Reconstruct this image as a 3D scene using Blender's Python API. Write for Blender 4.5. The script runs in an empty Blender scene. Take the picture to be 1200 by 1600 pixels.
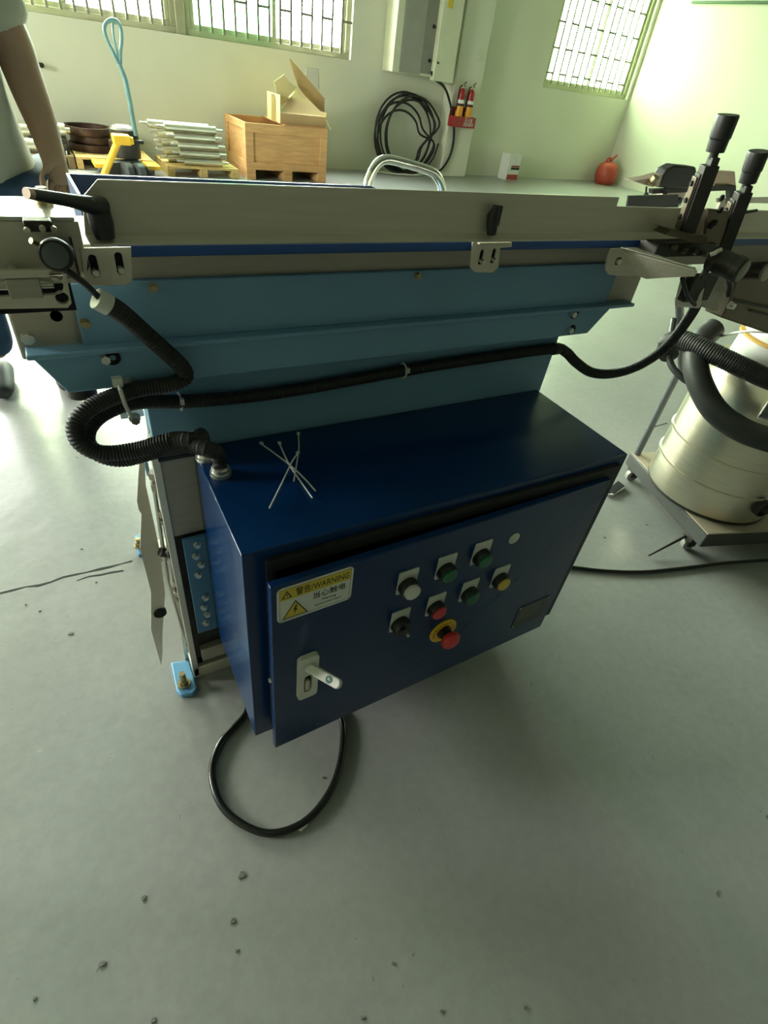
import bpy, bmesh, math, random
from math import sin, cos, pi, radians, atan2, sqrt, tan
from mathutils import Vector, Matrix, geometry, noise

random.seed(7)
SC = bpy.context.scene
COL = SC.collection
V = Vector

# ------------------------------------------------------------------ camera
EYE = V((0.0, 0.0, 1.2))
FPX = 832.56                      # focal length in pixels of a 1200 x 1600 frame
YAW, PITCH, ROLL = 0.58884518, 0.69159501, -0.15057223
_F = V((sin(YAW) * cos(PITCH), cos(YAW) * cos(PITCH), -sin(PITCH)))
_R = V((cos(YAW), -sin(YAW), 0))
_D = _F.cross(_R)
CR = _R * cos(ROLL) + _D * sin(ROLL)
CD = -_R * sin(ROLL) + _D * cos(ROLL)
cam_data = bpy.data.cameras.new('camera')
cam = bpy.data.objects.new('camera', cam_data)
COL.objects.link(cam)
cam_data.sensor_fit = 'HORIZONTAL'
cam_data.sensor_width = 36.0
cam_data.lens = FPX / 1200 * 36
cam_data.clip_start = 0.05
cam.matrix_world = Matrix(((CR.x, -CD.x, -_F.x, EYE.x), (CR.y, -CD.y, -_F.y, EYE.y),
                           (CR.z, -CD.z, -_F.z, EYE.z), (0, 0, 0, 1)))
SC.camera = cam

# ------------------------------------------------------------------ sky, daylight openings, exposure
SKY_STRENGTH = 50.0
SC.view_settings.view_transform = 'Standard'
SC.view_settings.look = 'None'
SC.view_settings.gamma = 1.0
SC.view_settings.use_curve_mapping = False
SC.view_settings.exposure = 0.64
world = bpy.data.worlds.new('overcast_sky')
SC.world = world
world.use_nodes = True
wn = world.node_tree.nodes
wl = world.node_tree.links
bg = wn['Background']
tc = wn.new('ShaderNodeTexCoord')
sep = wn.new('ShaderNodeSeparateXYZ')
rmp = wn.new('ShaderNodeValToRGB')
mp = wn.new('ShaderNodeMapRange')
mp.inputs['From Min'].default_value = -1
mp.inputs['From Max'].default_value = 1
wl.new(tc.outputs['Generated'], sep.inputs[0])
wl.new(sep.outputs['Z'], mp.inputs['Value'])
wl.new(mp.outputs[0], rmp.inputs[0])
rmp.color_ramp.elements[0].position = 0.44
rmp.color_ramp.elements[0].color = (0.32, 0.35, 0.28, 1)
rmp.color_ramp.elements[1].position = 0.56
rmp.color_ramp.elements[1].color = (1.0, 1.0, 0.98, 1)
wl.new(rmp.outputs[0], bg.inputs[0])
bg.inputs[1].default_value = SKY_STRENGTH

# room frame: u runs along the back wall, d away from the room, z up
ALPHA = 0.0444600653
WA = V((0.447, 8.028, 0))
WU = V((cos(ALPHA), sin(ALPHA), 0))
WN = V((-sin(ALPHA), cos(ALPHA), 0))
def W(u, d, z): return WA + WU * u + WN * d + V((0, 0, z))
U0, U1, D0, HROOM = -5.2, 9.04, -26.0, 4.3        # left wall, right wall, front wall, ceiling

OPEN_BACK = [(-4.9, -1.6, 1.205, 3.3), (-1.35, 3.45, 1.205, 3.3), (6.9, 8.97, 1.235, 3.3)]
OPEN_LEFT = [(-5.4, -3.6, 1.2, 2.5)]             # side window (d range)
OPEN_FRONT = []

def portal(name, centre, right, up, w, h, inward):
    ld = bpy.data.lights.new(name, 'AREA')
    ld.shape = 'RECTANGLE'
    ld.size, ld.size_y = w, h
    ld.cycles.is_portal = True
    o = bpy.data.objects.new(name, ld)
    COL.objects.link(o)
    z = -inward
    x = right.normalized()
    y = z.cross(x)
    o.matrix_world = Matrix(((x.x, y.x, z.x, centre.x), (x.y, y.y, z.y, centre.y), (x.z, y.z, z.z, centre.z), (0, 0, 0, 1)))
for (a, b, z0, z1) in OPEN_BACK:
    portal('window_daylight', W((a + b) / 2, 0.3, (z0 + z1) / 2), WU, V((0, 0, 1)), b - a + .1, z1 - z0 + .1, -WN)
for (a, b, z0, z1) in OPEN_LEFT:
    portal('side_window_daylight', W(U0 - 0.3, (a + b) / 2, (z0 + z1) / 2), WN, V((0, 0, 1)), b - a + .1, z1 - z0 + .1, WU)  # portal of the side window, guides the sky light and emits none
for (a, b, z0, z1) in OPEN_FRONT:
    portal('window_daylight', W((a + b) / 2, D0 - 0.3, (z0 + z1) / 2), WU, V((0, 0, 1)), b - a + .1, z1 - z0 + .1, WN)

# ------------------------------------------------------------------ pixel rays on real planes (1200 x 1600 frame)
def ray(x, y): return CR * ((x - 600) / FPX) + CD * ((y - 800) / FPX) + _F
def gz(x, y, z=0.0):
    r = ray(x, y); return EYE + r * ((z - EYE.z) / r.z)
def gy(x, y, Y):
    r = ray(x, y); return EYE + r * ((Y - EYE.y) / r.y)
def gx(x, y, X):
    r = ray(x, y); return EYE + r * ((X - EYE.x) / r.x)
def gp(x, y, p, n):
    r = ray(x, y); return EYE + r * ((p - EYE).dot(n) / r.dot(n))
def gw(x, y, d=0.0): return gp(x, y, WA + WN * d, WN)
def uz(p): q = p - WA; return q.dot(WU), q.dot(WN), p.z

# ------------------------------------------------------------------ materials
def mat(name, col, rough=0.5, metal=0.0, coat=0.0, noise_amt=0.0, noise_scale=8.0, stretch=(1, 1, 1), bump=0.0, bump_scale=60.0, spec=0.5, col2=None, trans=0.0):
    m = bpy.data.materials.new(name)
    m.use_nodes = True
    nt = m.node_tree; n = nt.nodes; l = nt.links
    b = n['Principled BSDF']
    b.inputs['Base Color'].default_value = (*col, 1)
    b.inputs['Roughness'].default_value = rough
    b.inputs['Metallic'].default_value = metal
    b.inputs['Coat Weight'].default_value = coat
    b.inputs['Coat Roughness'].default_value = 0.08
    b.inputs['Specular IOR Level'].default_value = spec
    b.inputs['Transmission Weight'].default_value = trans
    if noise_amt or bump:
        t = n.new('ShaderNodeTexCoord')
        mpn = n.new('ShaderNodeMapping')
        mpn.inputs['Scale'].default_value = stretch
        l.new(t.outputs['Object'], mpn.inputs[0])
        if noise_amt:
            nz = n.new('ShaderNodeTexNoise')
            nz.inputs['Scale'].default_value = noise_scale
            nz.inputs['Detail'].default_value = 5
            l.new(mpn.outputs[0], nz.inputs['Vector'])
            r = n.new('ShaderNodeValToRGB')
            c2 = col2 or tuple(min(1, c * (1 + noise_amt)) for c in col)
            c1 = tuple(c * (1 - noise_amt) for c in col) if col2 is None else col
            r.color_ramp.elements[0].position = .35
            r.color_ramp.elements[0].color = (*c1, 1)
            r.color_ramp.elements[1].position = .65
            r.color_ramp.elements[1].color = (*c2, 1)
            l.new(nz.outputs['Fac'], r.inputs[0])
            l.new(r.outputs[0], b.inputs['Base Color'])
        if bump:
            nb = n.new('ShaderNodeTexNoise')
            nb.inputs['Scale'].default_value = bump_scale
            nb.inputs['Detail'].default_value = 4
            l.new(mpn.outputs[0], nb.inputs['Vector'])
            bp = n.new('ShaderNodeBump')
            bp.inputs['Strength'].default_value = bump
            bp.inputs['Distance'].default_value = 0.005
            l.new(nb.outputs['Fac'], bp.inputs['Height'])
            l.new(bp.outputs[0], b.inputs['Normal'])
    return m

M = {}
M['plaster'] = mat('painted_plaster', (.66, .66, .54), .75, noise_amt=.04, noise_scale=.8, bump=.15, bump_scale=30)
M['ceiling'] = mat('ceiling_paint', (.26, .27, .25), .9, noise_amt=.03, noise_scale=2)
M['steel'] = mat('brushed_stainless_steel', (.60, .555, .47), .42, .35, noise_amt=.035, noise_scale=6, stretch=(1, 30, 30))
M['steel_dull'] = mat('dull_steel', (.40, .37, .31), .48, .35, noise_amt=.05, noise_scale=8, stretch=(2, 20, 20))
M['steel_bright'] = mat('bright_steel', (.70, .69, .64), .3, .9, noise_amt=.05, noise_scale=20)
M['chrome'] = mat('chrome', (.85, .85, .82), .10, 1.0, noise_amt=.02)
M['drum_steel'] = mat('drum_stainless_steel', (.74, .68, .55), .30, 1.0, noise_amt=.05, noise_scale=6, stretch=(2, 2, 40), bump=.03, bump_scale=30)
M['light_blue'] = mat('light_blue_paint', (.165, .325, .50), .42, noise_amt=.05, noise_scale=3, bump=.04, bump_scale=150)
M['foot_blue'] = mat('foot_blue_paint', (.12, .33, .58), .42, noise_amt=.06, noise_scale=5)
M['sky_blue'] = mat('sky_blue_paint', (.070, .20, .34), .42, noise_amt=.06, noise_scale=5)
M['dark_blue'] = mat('dark_blue_gloss_paint', (.0013, .024, .098), .25, coat=.2, spec=.25, noise_amt=.05, noise_scale=2, bump=.02, bump_scale=40)
M['belt_blue'] = mat('blue_belt', (.010, .050, .20), .4, noise_amt=.05)
M['black'] = mat('black_plastic', (.010, .010, .010), .45, noise_amt=.1, noise_scale=30)
M['black_gloss'] = mat('black_gloss_plastic', (.008, .008, .008), .28, noise_amt=.1, noise_scale=30)
M['rubber'] = mat('black_rubber', (.012, .012, .012), .55, noise_amt=.15, noise_scale=40)
M['grey_rubber'] = mat('dark_grey_rubber', (.028, .030, .030), .5, noise_amt=.15, noise_scale=20)
M['dark'] = mat('dark_cavity', (.006, .007, .009), .9, noise_amt=.1)  # near-black, paints in the shade of holes, slots and cavities; also black parts
M['dark_iron'] = mat('dark_iron', (.045, .042, .038), .5, .5, noise_amt=.2, noise_scale=20)
M['white_plastic'] = mat('white_plastic', (.62, .62, .58), .4, noise_amt=.02)
M['grey_plastic'] = mat('grey_plastic', (.30, .30, .28), .5, noise_amt=.06)
M['label_grey'] = mat('grey_label', (.56, .57, .55), .5, noise_amt=.03)
M['label_white'] = mat('white_label', (.66, .66, .64), .5, noise_amt=.03)
M['print_grey'] = mat('grey_print', (.18, .18, .18), .6, noise_amt=.03)
M['print_black'] = mat('black_print', (.015, .015, .013), .6, noise_amt=.03)
M['yellow_label'] = mat('yellow_label', (.62, .47, .04), .5, noise_amt=.04)
M['yellow'] = mat('yellow_paint', (.85, .50, .03), .45, noise_amt=.06)
M['green_btn'] = mat('green_button', (.004, .11, .045), .3, noise_amt=.04)
M['red_btn'] = mat('red_button', (.55, .028, .03), .35, noise_amt=.04)
M['yellow_btn'] = mat('yellow_button', (.65, .43, .05), .35, noise_amt=.04)
M['teal'] = mat('teal_sticker', (.01, .09, .09), .4, noise_amt=.04)
M['nameplate'] = mat('dark_nameplate', (.035, .035, .030), .35, .4, noise_amt=.2, noise_scale=30)
M['wood'] = mat('pale_plywood', (.60, .34, .14), .7, noise_amt=.12, noise_scale=5, stretch=(1, 1, 7), bump=.08)
M['wood_in'] = mat('inner_plywood', (.50, .25, .11), .75, noise_amt=.12, noise_scale=5, stretch=(1, 1, 6))
M['pallet_wood'] = mat('pallet_wood', (.60, .42, .16), .75, noise_amt=.15, noise_scale=6, stretch=(6, 1, 6))
M['dark_pallet'] = mat('old_pallet_wood', (.20, .14, .07), .8, noise_amt=.2, noise_scale=6)
M['carton'] = mat('brown_cardboard', (.46, .31, .15), .8, noise_amt=.08, noise_scale=4)
M['carton_pale'] = mat('pale_cardboard', (.66, .55, .28), .8, noise_amt=.08, noise_scale=4)
M['ext_red'] = mat('red_enamel', (.32, .02, .022), .35, noise_amt=.05)
M['can_red'] = mat('red_orange_plastic', (.42, .060, .032), .45, noise_amt=.10, noise_scale=6)
M['orange_label'] = mat('orange_label', (.75, .33, .03), .5, noise_amt=.05)
M['rust'] = mat('rusty_brown_iron', (.075, .040, .025), .6, .3, noise_amt=.3, noise_scale=15)
M['roller'] = mat('satin_roller_steel', (.78, .76, .62), .34, .7, noise_amt=.05, noise_scale=10)
M['jack_teal'] = mat('teal_paint', (.14, .28, .30), .45, noise_amt=.08)
M['board_green'] = mat('dark_green_edge', (.04, .10, .05), .5, noise_amt=.05)
M['alu'] = mat('window_aluminium', (.40, .40, .27), .5, .3, noise_amt=.05)
M['bar'] = mat('window_bar_paint', (.20, .21, .16), .6, noise_amt=.05)
M['ebox'] = mat('cabinet_paint', (.62, .63, .47), .45, noise_amt=.03)
M['door_grey'] = mat('mid_grey_paint', (.22, .22, .19), .5, noise_amt=.04)
M['ebox_dark'] = mat('cabinet_grey_paint', (.30, .30, .26), .5, noise_amt=.04)
M['skin'] = mat('skin', (.36, .215, .135), .55, noise_amt=.06, noise_scale=15, bump=.04, bump_scale=120)
M['shirt'] = mat('beige_cotton', (.42, .40, .30), .85, noise_amt=.06, noise_scale=8, bump=.25, bump_scale=25)
M['jeans'] = mat('dark_blue_denim', (.022, .055, .11), .85, noise_amt=.15, noise_scale=25, bump=.2, bump_scale=40)
M['shoe'] = mat('dark_shoe', (.035, .035, .038), .6, noise_amt=.2)
M['hair'] = mat('black_hair', (.008, .007, .006), .6, noise_amt=.2, noise_scale=60, bump=.3, bump_scale=80)
M['dolly_top'] = mat('dolly_board', (.36, .31, .24), .65, noise_amt=.12, noise_scale=6, bump=.05)
M['dolly_side'] = mat('dolly_grey_side', (.055, .057, .058), .55, noise_amt=.10, noise_scale=6)
M['pole'] = mat('grey_pole_paint', (.075, .085, .09), .45, noise_amt=.06)
M['pink_steel'] = mat('warm_steel_bracket', (.50, .38, .31), .4, .6, noise_amt=.05)
M['bronze'] = mat('warm_brown_metal', (.16, .125, .09), .42, .6, noise_amt=.12, noise_scale=12)
M['tie'] = mat('white_nylon', (.62, .64, .62), .45, noise_amt=.03)
M['paper'] = mat('white_card', (.70, .70, .66), .6, noise_amt=.04)
M['orange'] = mat('orange_edge', (.62, .36, .08), .5, noise_amt=.06)
M['brass'] = mat('brass', (.42, .35, .20), .40, .9, noise_amt=.06)

def glass(name, col, mix):
    m = bpy.data.materials.new(name); m.use_nodes = True
    nt = m.node_tree; n = nt.nodes; l = nt.links
    n.remove(n['Principled BSDF'])
    out = n['Material Output']
    t = n.new('ShaderNodeBsdfTransparent'); t.inputs[0].default_value = (*col, 1)
    g = n.new('ShaderNodeBsdfGlossy'); g.inputs['Roughness'].default_value = .03
    lw = n.new('ShaderNodeLayerWeight'); lw.inputs[0].default_value = .5
    pw = n.new('ShaderNodeMath'); pw.operation = 'POWER'; pw.inputs[1].default_value = 4
    fr = n.new('ShaderNodeMath'); fr.operation = 'MULTIPLY_ADD'; fr.inputs[1].default_value = .8; fr.inputs[2].default_value = .04
    l.new(lw.outputs['Facing'], pw.inputs[0]); l.new(pw.outputs[0], fr.inputs[0])
    mx = n.new('ShaderNodeMixShader')
    l.new(fr.outputs[0], mx.inputs[0]); l.new(t.outputs[0], mx.inputs[1]); l.new(g.outputs[0], mx.inputs[2])
    l.new(mx.outputs[0], out.inputs[0])
    return m
M['glass'] = glass('clear_glass', (.95, .96, .93), .1)
M['glass_green'] = glass('green_glass', (.50, .80, .58), .1)
M['glass_mint'] = glass('mint_glass', (.58, .68, .52), .1)
M['glass_yellow'] = glass('pale_green_glass', (.86, .93, .76), .1)

def floor_material():
    m = bpy.data.materials.new('grey_epoxy_floor'); m.use_nodes = True
    nt = m.node_tree; n = nt.nodes; l = nt.links
    b = n['Principled BSDF']
    t = n.new('ShaderNodeTexCoord')
    def nz(scale, detail, rough=.5):
        x = n.new('ShaderNodeTexNoise'); x.inputs['Scale'].default_value = scale
        x.inputs['Detail'].default_value = detail; x.inputs['Roughness'].default_value = rough
        l.new(t.outputs['Object'], x.inputs['Vector']); return x
    def ramp(src, p0, c0, p1, c1):
        r = n.new('ShaderNodeValToRGB'); e = r.color_ramp.elements
        e[0].position = p0; e[0].color = c0; e[1].position = p1; e[1].color = c1
        l.new(src, r.inputs[0]); return r
    big = nz(1.1, 6, .6)
    base = ramp(big.outputs['Fac'], .3, (.268, .274, .272, 1), .7, (.322, .326, .320, 1))
    fine = nz(38, 6, .7)
    mot = ramp(fine.outputs['Fac'], .35, (.90, .90, .90, 1), .62, (1.03, 1.03, 1.03, 1))
    mul = n.new('ShaderNodeMixRGB'); mul.blend_type = 'MULTIPLY'; mul.inputs[0].default_value = .8
    l.new(base.outputs[0], mul.inputs[1]); l.new(mot.outputs[0], mul.inputs[2])
    pit = nz(60, 2, .5)
    pr = ramp(pit.outputs['Fac'], .74, (0, 0, 0, 1), .76, (1, 1, 1, 1))
    mx = n.new('ShaderNodeMixRGB'); mx.inputs[2].default_value = (.2, .2, .19, 1)
    l.new(pr.outputs[0], mx.inputs[0]); l.new(mul.outputs[0], mx.inputs[1])
    l.new(mx.outputs[0], b.inputs['Base Color'])
    b.inputs['Roughness'].default_value = .30
    b.inputs['Specular IOR Level'].default_value = .5
    soft = nz(6, 5, .55)
    bp = n.new('ShaderNodeBump'); bp.inputs['Strength'].default_value = .22; bp.inputs['Distance'].default_value = .012
    l.new(soft.outputs['Fac'], bp.inputs['Height'])
    bp2 = n.new('ShaderNodeBump'); bp2.inputs['Strength'].default_value = .3; bp2.inputs['Distance'].default_value = .004
    bp2.invert = True
    l.new(pr.outputs[0], bp2.inputs['Height']); l.new(bp.outputs[0], bp2.inputs['Normal'])
    l.new(bp2.outputs[0], b.inputs['Normal'])
    return m
M['floor'] = floor_material()
M['chip'] = mat('bare_concrete_chip', (.15, .15, .14), .8, noise_amt=.4, noise_scale=120)
M['crack'] = mat('dark_crack', (.02, .02, .02), .9, noise_amt=.3, noise_scale=50)

# ------------------------------------------------------------------ mesh builder
def root_of(o):
    p = V((0, 0, 0))
    while o is not None:
        p += o.location; o = o.parent
    return p

class MB:
    def __init__(s): s.v = []; s.f = []
    def add(s, vs, fs):
        k = len(s.v); s.v += [V(p) for p in vs]; s.f += [tuple(i + k for i in f) for f in fs]; return s
    def box(s, a, b, xf=None):
        (x0, y0, z0), (x1, y1, z1) = a, b
        ps = [(x0, y0, z0), (x1, y0, z0), (x1, y1, z0), (x0, y1, z0), (x0, y0, z1), (x1, y0, z1), (x1, y1, z1), (x0, y1, z1)]
        if xf: ps = [xf(*p) for p in ps]
        return s.add(ps, [(0, 3, 2, 1), (4, 5, 6, 7), (0, 1, 5, 4), (1, 2, 6, 5), (2, 3, 7, 6), (3, 0, 4, 7)])
    def prism(s, pts, ext):
        pts = [V(p) for p in pts]; ext = V(ext); n = len(pts)
        fs = [tuple(range(n))[::-1], tuple(range(n, 2 * n))] + [(i, (i + 1) % n, n + (i + 1) % n, n + i) for i in range(n)]
        return s.add(pts + [p + ext for p in pts], fs)
    def plate(s, outer, holes, o, ex, ey, t):
        # flat plate with through holes; outer and holes are 2D loops in the frame (o, ex, ey), thickness vector t
        loops = [outer] + list(holes)
        flat = [V((p[0], p[1], 0)) for lp in loops for p in lp]
        tris = geometry.tessellate_polygon([[V((p[0], p[1], 0)) for p in lp] for lp in loops])
        P = [V(o) + V(ex) * p.x + V(ey) * p.y for p in flat]; n = len(P)
        fs = [tuple(tr) for tr in tris] + [tuple(i + n for i in tr[::-1]) for tr in tris]
        k = 0
        for lp in loops:
            m = len(lp)
            fs += [(k + i, k + (i + 1) % m, n + k + (i + 1) % m, n + k + i) for i in range(m)]
            k += m
        return s.add(P + [p + V(t) for p in P], fs)
    def tube(s, pts, r, n=10, closed=False, rfun=None, caps=True):
        pts = [V(p) for p in pts]; m = len(pts)
        tang = []
        for i in range(m):
            a = pts[(i - 1) % m] if closed or i > 0 else pts[i]
            b = pts[(i + 1) % m] if closed or i < m - 1 else pts[i]
            tang.append((b - a).normalized())
        up = V((0, 0, 1)) if abs(tang[0].z) < .9 else V((0, 1, 0))
        nr = (up - tang[0] * up.dot(tang[0])).normalized()
        vs = []
        for i in range(m):
            t = tang[i]
            nr = (nr - t * nr.dot(t)).normalized()
            bn = t.cross(nr)
            rr = rfun(i) if rfun else (r[i] if isinstance(r, (list, tuple)) else r)
            for k in range(n):
                a = 2 * pi * k / n
                vs.append(pts[i] + (nr * cos(a) + bn * sin(a)) * rr)
        fs = []
        for i in range(m if closed else m - 1):
            j = (i + 1) % m
            for k in range(n):
                fs.append((i * n + k, i * n + (k + 1) % n, j * n + (k + 1) % n, j * n + k))
        if not closed and caps:
            fs.append(tuple(range(n))[::-1]); fs.append(tuple((m - 1) * n + k for k in range(n)))
        return s.add(vs, fs)
    def cyl(s, p, q, r, r2=None, n=20): return s.tube([p, q], [r, r if r2 is None else r2], n)
    def lathe(s, prof, c, axis=(0, 0, 1), n=32, ref=None):
        # prof: (radius, height) pairs from bottom to top
        ax = V(axis).normalized()
        rf = V(ref) if ref else (V((1, 0, 0)) if abs(ax.x) < .9 else V((0, 1, 0)))
        e1 = (rf - ax * rf.dot(ax)).normalized(); e2 = ax.cross(e1); c = V(c)
        vs = []
        for (r, h) in prof:
            for k in range(n):
                a = 2 * pi * k / n
                vs.append(c + ax * h + (e1 * cos(a) + e2 * sin(a)) * max(r, 1e-5))
        fs = [(i * n + k, i * n + (k + 1) % n, (i + 1) * n + (k + 1) % n, (i + 1) * n + k) for i in range(len(prof) - 1) for k in range(n)]
        fs.append(tuple(range(n))[::-1]); fs.append(tuple((len(prof) - 1) * n + k for k in range(n)))
        return s.add(vs, fs)
    def build(s, name, m, parent=None, bevel=0.0, smooth=True, ang=.6):
        me = bpy.data.meshes.new(name)
        off = root_of(parent) if parent else V((0, 0, 0))
        me.from_pydata([tuple(p - off) for p in s.v], [], s.f)
        bm = bmesh.new(); bm.from_mesh(me)
        bmesh.ops.recalc_face_normals(bm, faces=bm.faces)
        bm.to_mesh(me); bm.free()
        o = bpy.data.objects.new(name, me)
        COL.objects.link(o)
        me.materials.append(M[m] if isinstance(m, str) else m)
        if smooth:
            me.polygons.foreach_set('use_smooth', [True] * len(me.polygons))
            me.set_sharp_from_angle(angle=ang)
        if bevel:
            bv = o.modifiers.new('edge', 'BEVEL'); bv.width = bevel; bv.segments = 2; bv.limit_method = 'ANGLE'; bv.angle_limit = .7
            bv.harden_normals = False
        if parent: o.parent = parent
        return o

def tag(o, label=None, cat=None, group=None, kind=None):
    if label: o['label'] = label
    if cat: o['category'] = cat
    if group: o['group'] = group
    if kind: o['kind'] = kind
    return o
def thing(name, label, cat, loc, group=None):
    o = bpy.data.objects.new(name, None)
    o.empty_display_size = .05
    o.location = loc
    COL.objects.link(o)
    return tag(o, label, cat, group)
def struct(o): o['kind'] = 'structure'; return o
def copy_tree(o, parent=None):
    c = o.copy(); COL.objects.link(c)
    if parent: c.parent = parent
    for ch in list(o.children): copy_tree(ch, c)
    return c
def smooth_path(pts, per=12, closed=False):
    # Catmull-Rom through the points
    pts = [V(p) for p in pts]; m = len(pts); out = []
    for i in range(m if closed else m - 1):
        if closed: p0, p1, p2, p3 = pts[(i - 1) % m], pts[i], pts[(i + 1) % m], pts[(i + 2) % m]
        else: p0, p1, p2, p3 = pts[max(i - 1, 0)], pts[i], pts[i + 1], pts[min(i + 2, m - 1)]
        for k in range(per):
            t = k / per
            out.append(.5 * ((2 * p1) + (p2 - p0) * t + (2 * p0 - 5 * p1 + 4 * p2 - p3) * t * t + (3 * p1 - p0 - 3 * p2 + p3) * t ** 3))
    if not closed: out.append(pts[-1])
    return out
def resample(pts, step):
    out = [pts[0]]; acc = 0.0
    for a, b in zip(pts, pts[1:]):
        d = (b - a).length
        while acc + d >= step:
            a = a + (b - a) * ((step - acc) / d); d = (b - a).length; out.append(a); acc = 0.0
        acc += d
    return out
def ribbed(mb, ctrl, r, pitch=.0042, amp=.055, n=12):
    p = resample(smooth_path(ctrl, 24), pitch / 2)
    return mb.tube(p, r, n, rfun=lambda i: r * (1 + amp if i % 2 else 1 - amp))
def circ(cx, cy, r, n=16): return [(cx + r * cos(2 * pi * k / n), cy + r * sin(2 * pi * k / n)) for k in range(n)]
def slot(cx, cy, w, h, n=6):
    r = w / 2; k = h / 2 - r
    if h >= w: return [(cx + r * cos(pi * i / n), cy + k + r * sin(pi * i / n)) for i in range(n + 1)] + [(cx - r * cos(pi * i / n), cy - k - r * sin(pi * i / n)) for i in range(n + 1)]
    r = h / 2; k = w / 2 - r
    return [(cx + k + r * sin(pi * i / n), cy - r * cos(pi * i / n)) for i in range(n + 1)] + [(cx - k - r * sin(pi * i / n), cy + r * cos(pi * i / n)) for i in range(n + 1)]
def rrect(x0, y0, x1, y1, r, n=4):
    out = []
    for (cx, cy, a) in ((x1 - r, y1 - r, 0), (x0 + r, y1 - r, pi / 2), (x0 + r, y0 + r, pi), (x1 - r, y0 + r, 1.5 * pi)):
        out += [(cx + r * cos(a + pi / 2 * k / n), cy + r * sin(a + pi / 2 * k / n)) for k in range(n + 1)]
    return out
def text(body, size, m, parent, o, ex, ey, name='lettering', align='LEFT', thick=.0002, shear=0, sx=1.0, fit=None):
    cu = bpy.data.curves.new(name, 'FONT'); cu.body = body; cu.size = size; cu.align_x = align; cu.extrude = thick
    cu.shear = shear; cu.resolution_u = 3
    tmp = bpy.data.objects.new('tmp_text', cu); COL.objects.link(tmp)
    bpy.context.view_layer.update()
    me = bpy.data.meshes.new_from_object(tmp.evaluated_get(bpy.context.evaluated_depsgraph_get()))
    bpy.data.objects.remove(tmp)
    ex = V(ex).normalized(); ey = V(ey).normalized(); ez = ex.cross(ey)
    off = root_of(parent)
    if fit: sx = fit / max(1e-6, max(v.co.x for v in me.vertices) - min(v.co.x for v in me.vertices))
    for v in me.vertices:
        v.co = V(o) + ex * v.co.x * sx + ey * v.co.y + ez * v.co.z - off
    me.materials.clear(); me.materials.append(M[m]); me.name = name
    ob = bpy.data.objects.new(name, me); COL.objects.link(ob); ob.parent = parent
    return ob
def skin_mesh(verts, edges, radii, root, sub=2):
    me = bpy.data.meshes.new('skin_tmp'); me.from_pydata([tuple(v) for v in verts], edges, [])
    o = bpy.data.objects.new('skin_tmp', me); COL.objects.link(o)
    o.modifiers.new('s', 'SKIN')
    for i, d in enumerate(me.skin_vertices[0].data):
        r = radii[i]; d.radius = (r, r) if not isinstance(r, tuple) else r
        d.use_root = (i == root)
    ss = o.modifiers.new('u', 'SUBSURF'); ss.levels = sub; ss.render_levels = sub
    bpy.context.view_layer.update()
    out = bpy.data.meshes.new_from_object(o.evaluated_get(bpy.context.evaluated_depsgraph_get()))
    bpy.data.objects.remove(o)
    out.polygons.foreach_set('use_smooth', [True] * len(out.polygons))
    return out
def hexbolt(mb, p, axis, r, h, washer=True):
    ax = V(axis).normalized(); p = V(p)
    if washer: mb.cyl(p, p + ax * h * .25, r * 1.3, n=16)
    mb.cyl(p + ax * h * .2, p + ax * h, r, n=6)
    return mb
YN = V((0, -1, 0))     # towards the viewer's side of the machine

# ================================================================== ROOM
fl = MB()
fl.prism([W(U0 - .2, D0 - .2, 0), W(U1 + .2, D0 - .2, 0), W(U1 + .2, .3, 0), W(U0 - .2, .3, 0)], (0, 0, -.15))
floor = struct(fl.build('floor', 'floor', smooth=False))
struct(MB().prism([W(U0 - .2, D0 - .2, HROOM), W(U1 + .2, D0 - .2, HROOM), W(U1 + .2, .3, HROOM), W(U0 - .2, .3, HROOM)], (0, 0, .15)).build('ceiling', 'ceiling', smooth=False))

def wall(name, a0, a1, z1, openings, xf, t):
    # wall slab with through openings, cut as a grid of blocks
    us = sorted({a0, a1} | {v for o in openings for v in o[:2]})
    zs = sorted({0.0, z1} | {v for o in openings for v in o[2:]})
    mb = MB()
    for i in range(len(us) - 1):
        for j in range(len(zs) - 1):
            cu, cz = (us[i] + us[i + 1]) / 2, (zs[j] + zs[j + 1]) / 2
            if any(o[0] < cu < o[1] and o[2] < cz < o[3] for o in openings): continue
            mb.box((us[i], 0, zs[j]), (us[i + 1], t, zs[j + 1]), xf)
    return struct(mb.build(name, 'plaster', smooth=False))
wall('wall_back', U0 - .2, U1 + .2, HROOM, OPEN_BACK, lambda a, t, z: W(a, t, z), .22)
wall('wall_right', D0, 0, HROOM, [], lambda a, t, z: W(U1 + t, a, z), .22)
wall('wall_left', D0, 0, HROOM, OPEN_LEFT, lambda a, t, z: W(U0 - t, a, z), .22)
wall('wall_front', U0 - .2, U1 + .2, HROOM, OPEN_FRONT, lambda a, t, z: W(a, D0 - t, z), .22)
# square pillar standing proud of the back wall
PU0, PU1, PD = 5.0, 5.49, -.23
pil = MB().box((PU0, PD, 0), (PU1, 0.0, HROOM), lambda a, t, z: W(a, t, z)).build('trim_1', 'plaster', bevel=.012)
struct(pil)

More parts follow.
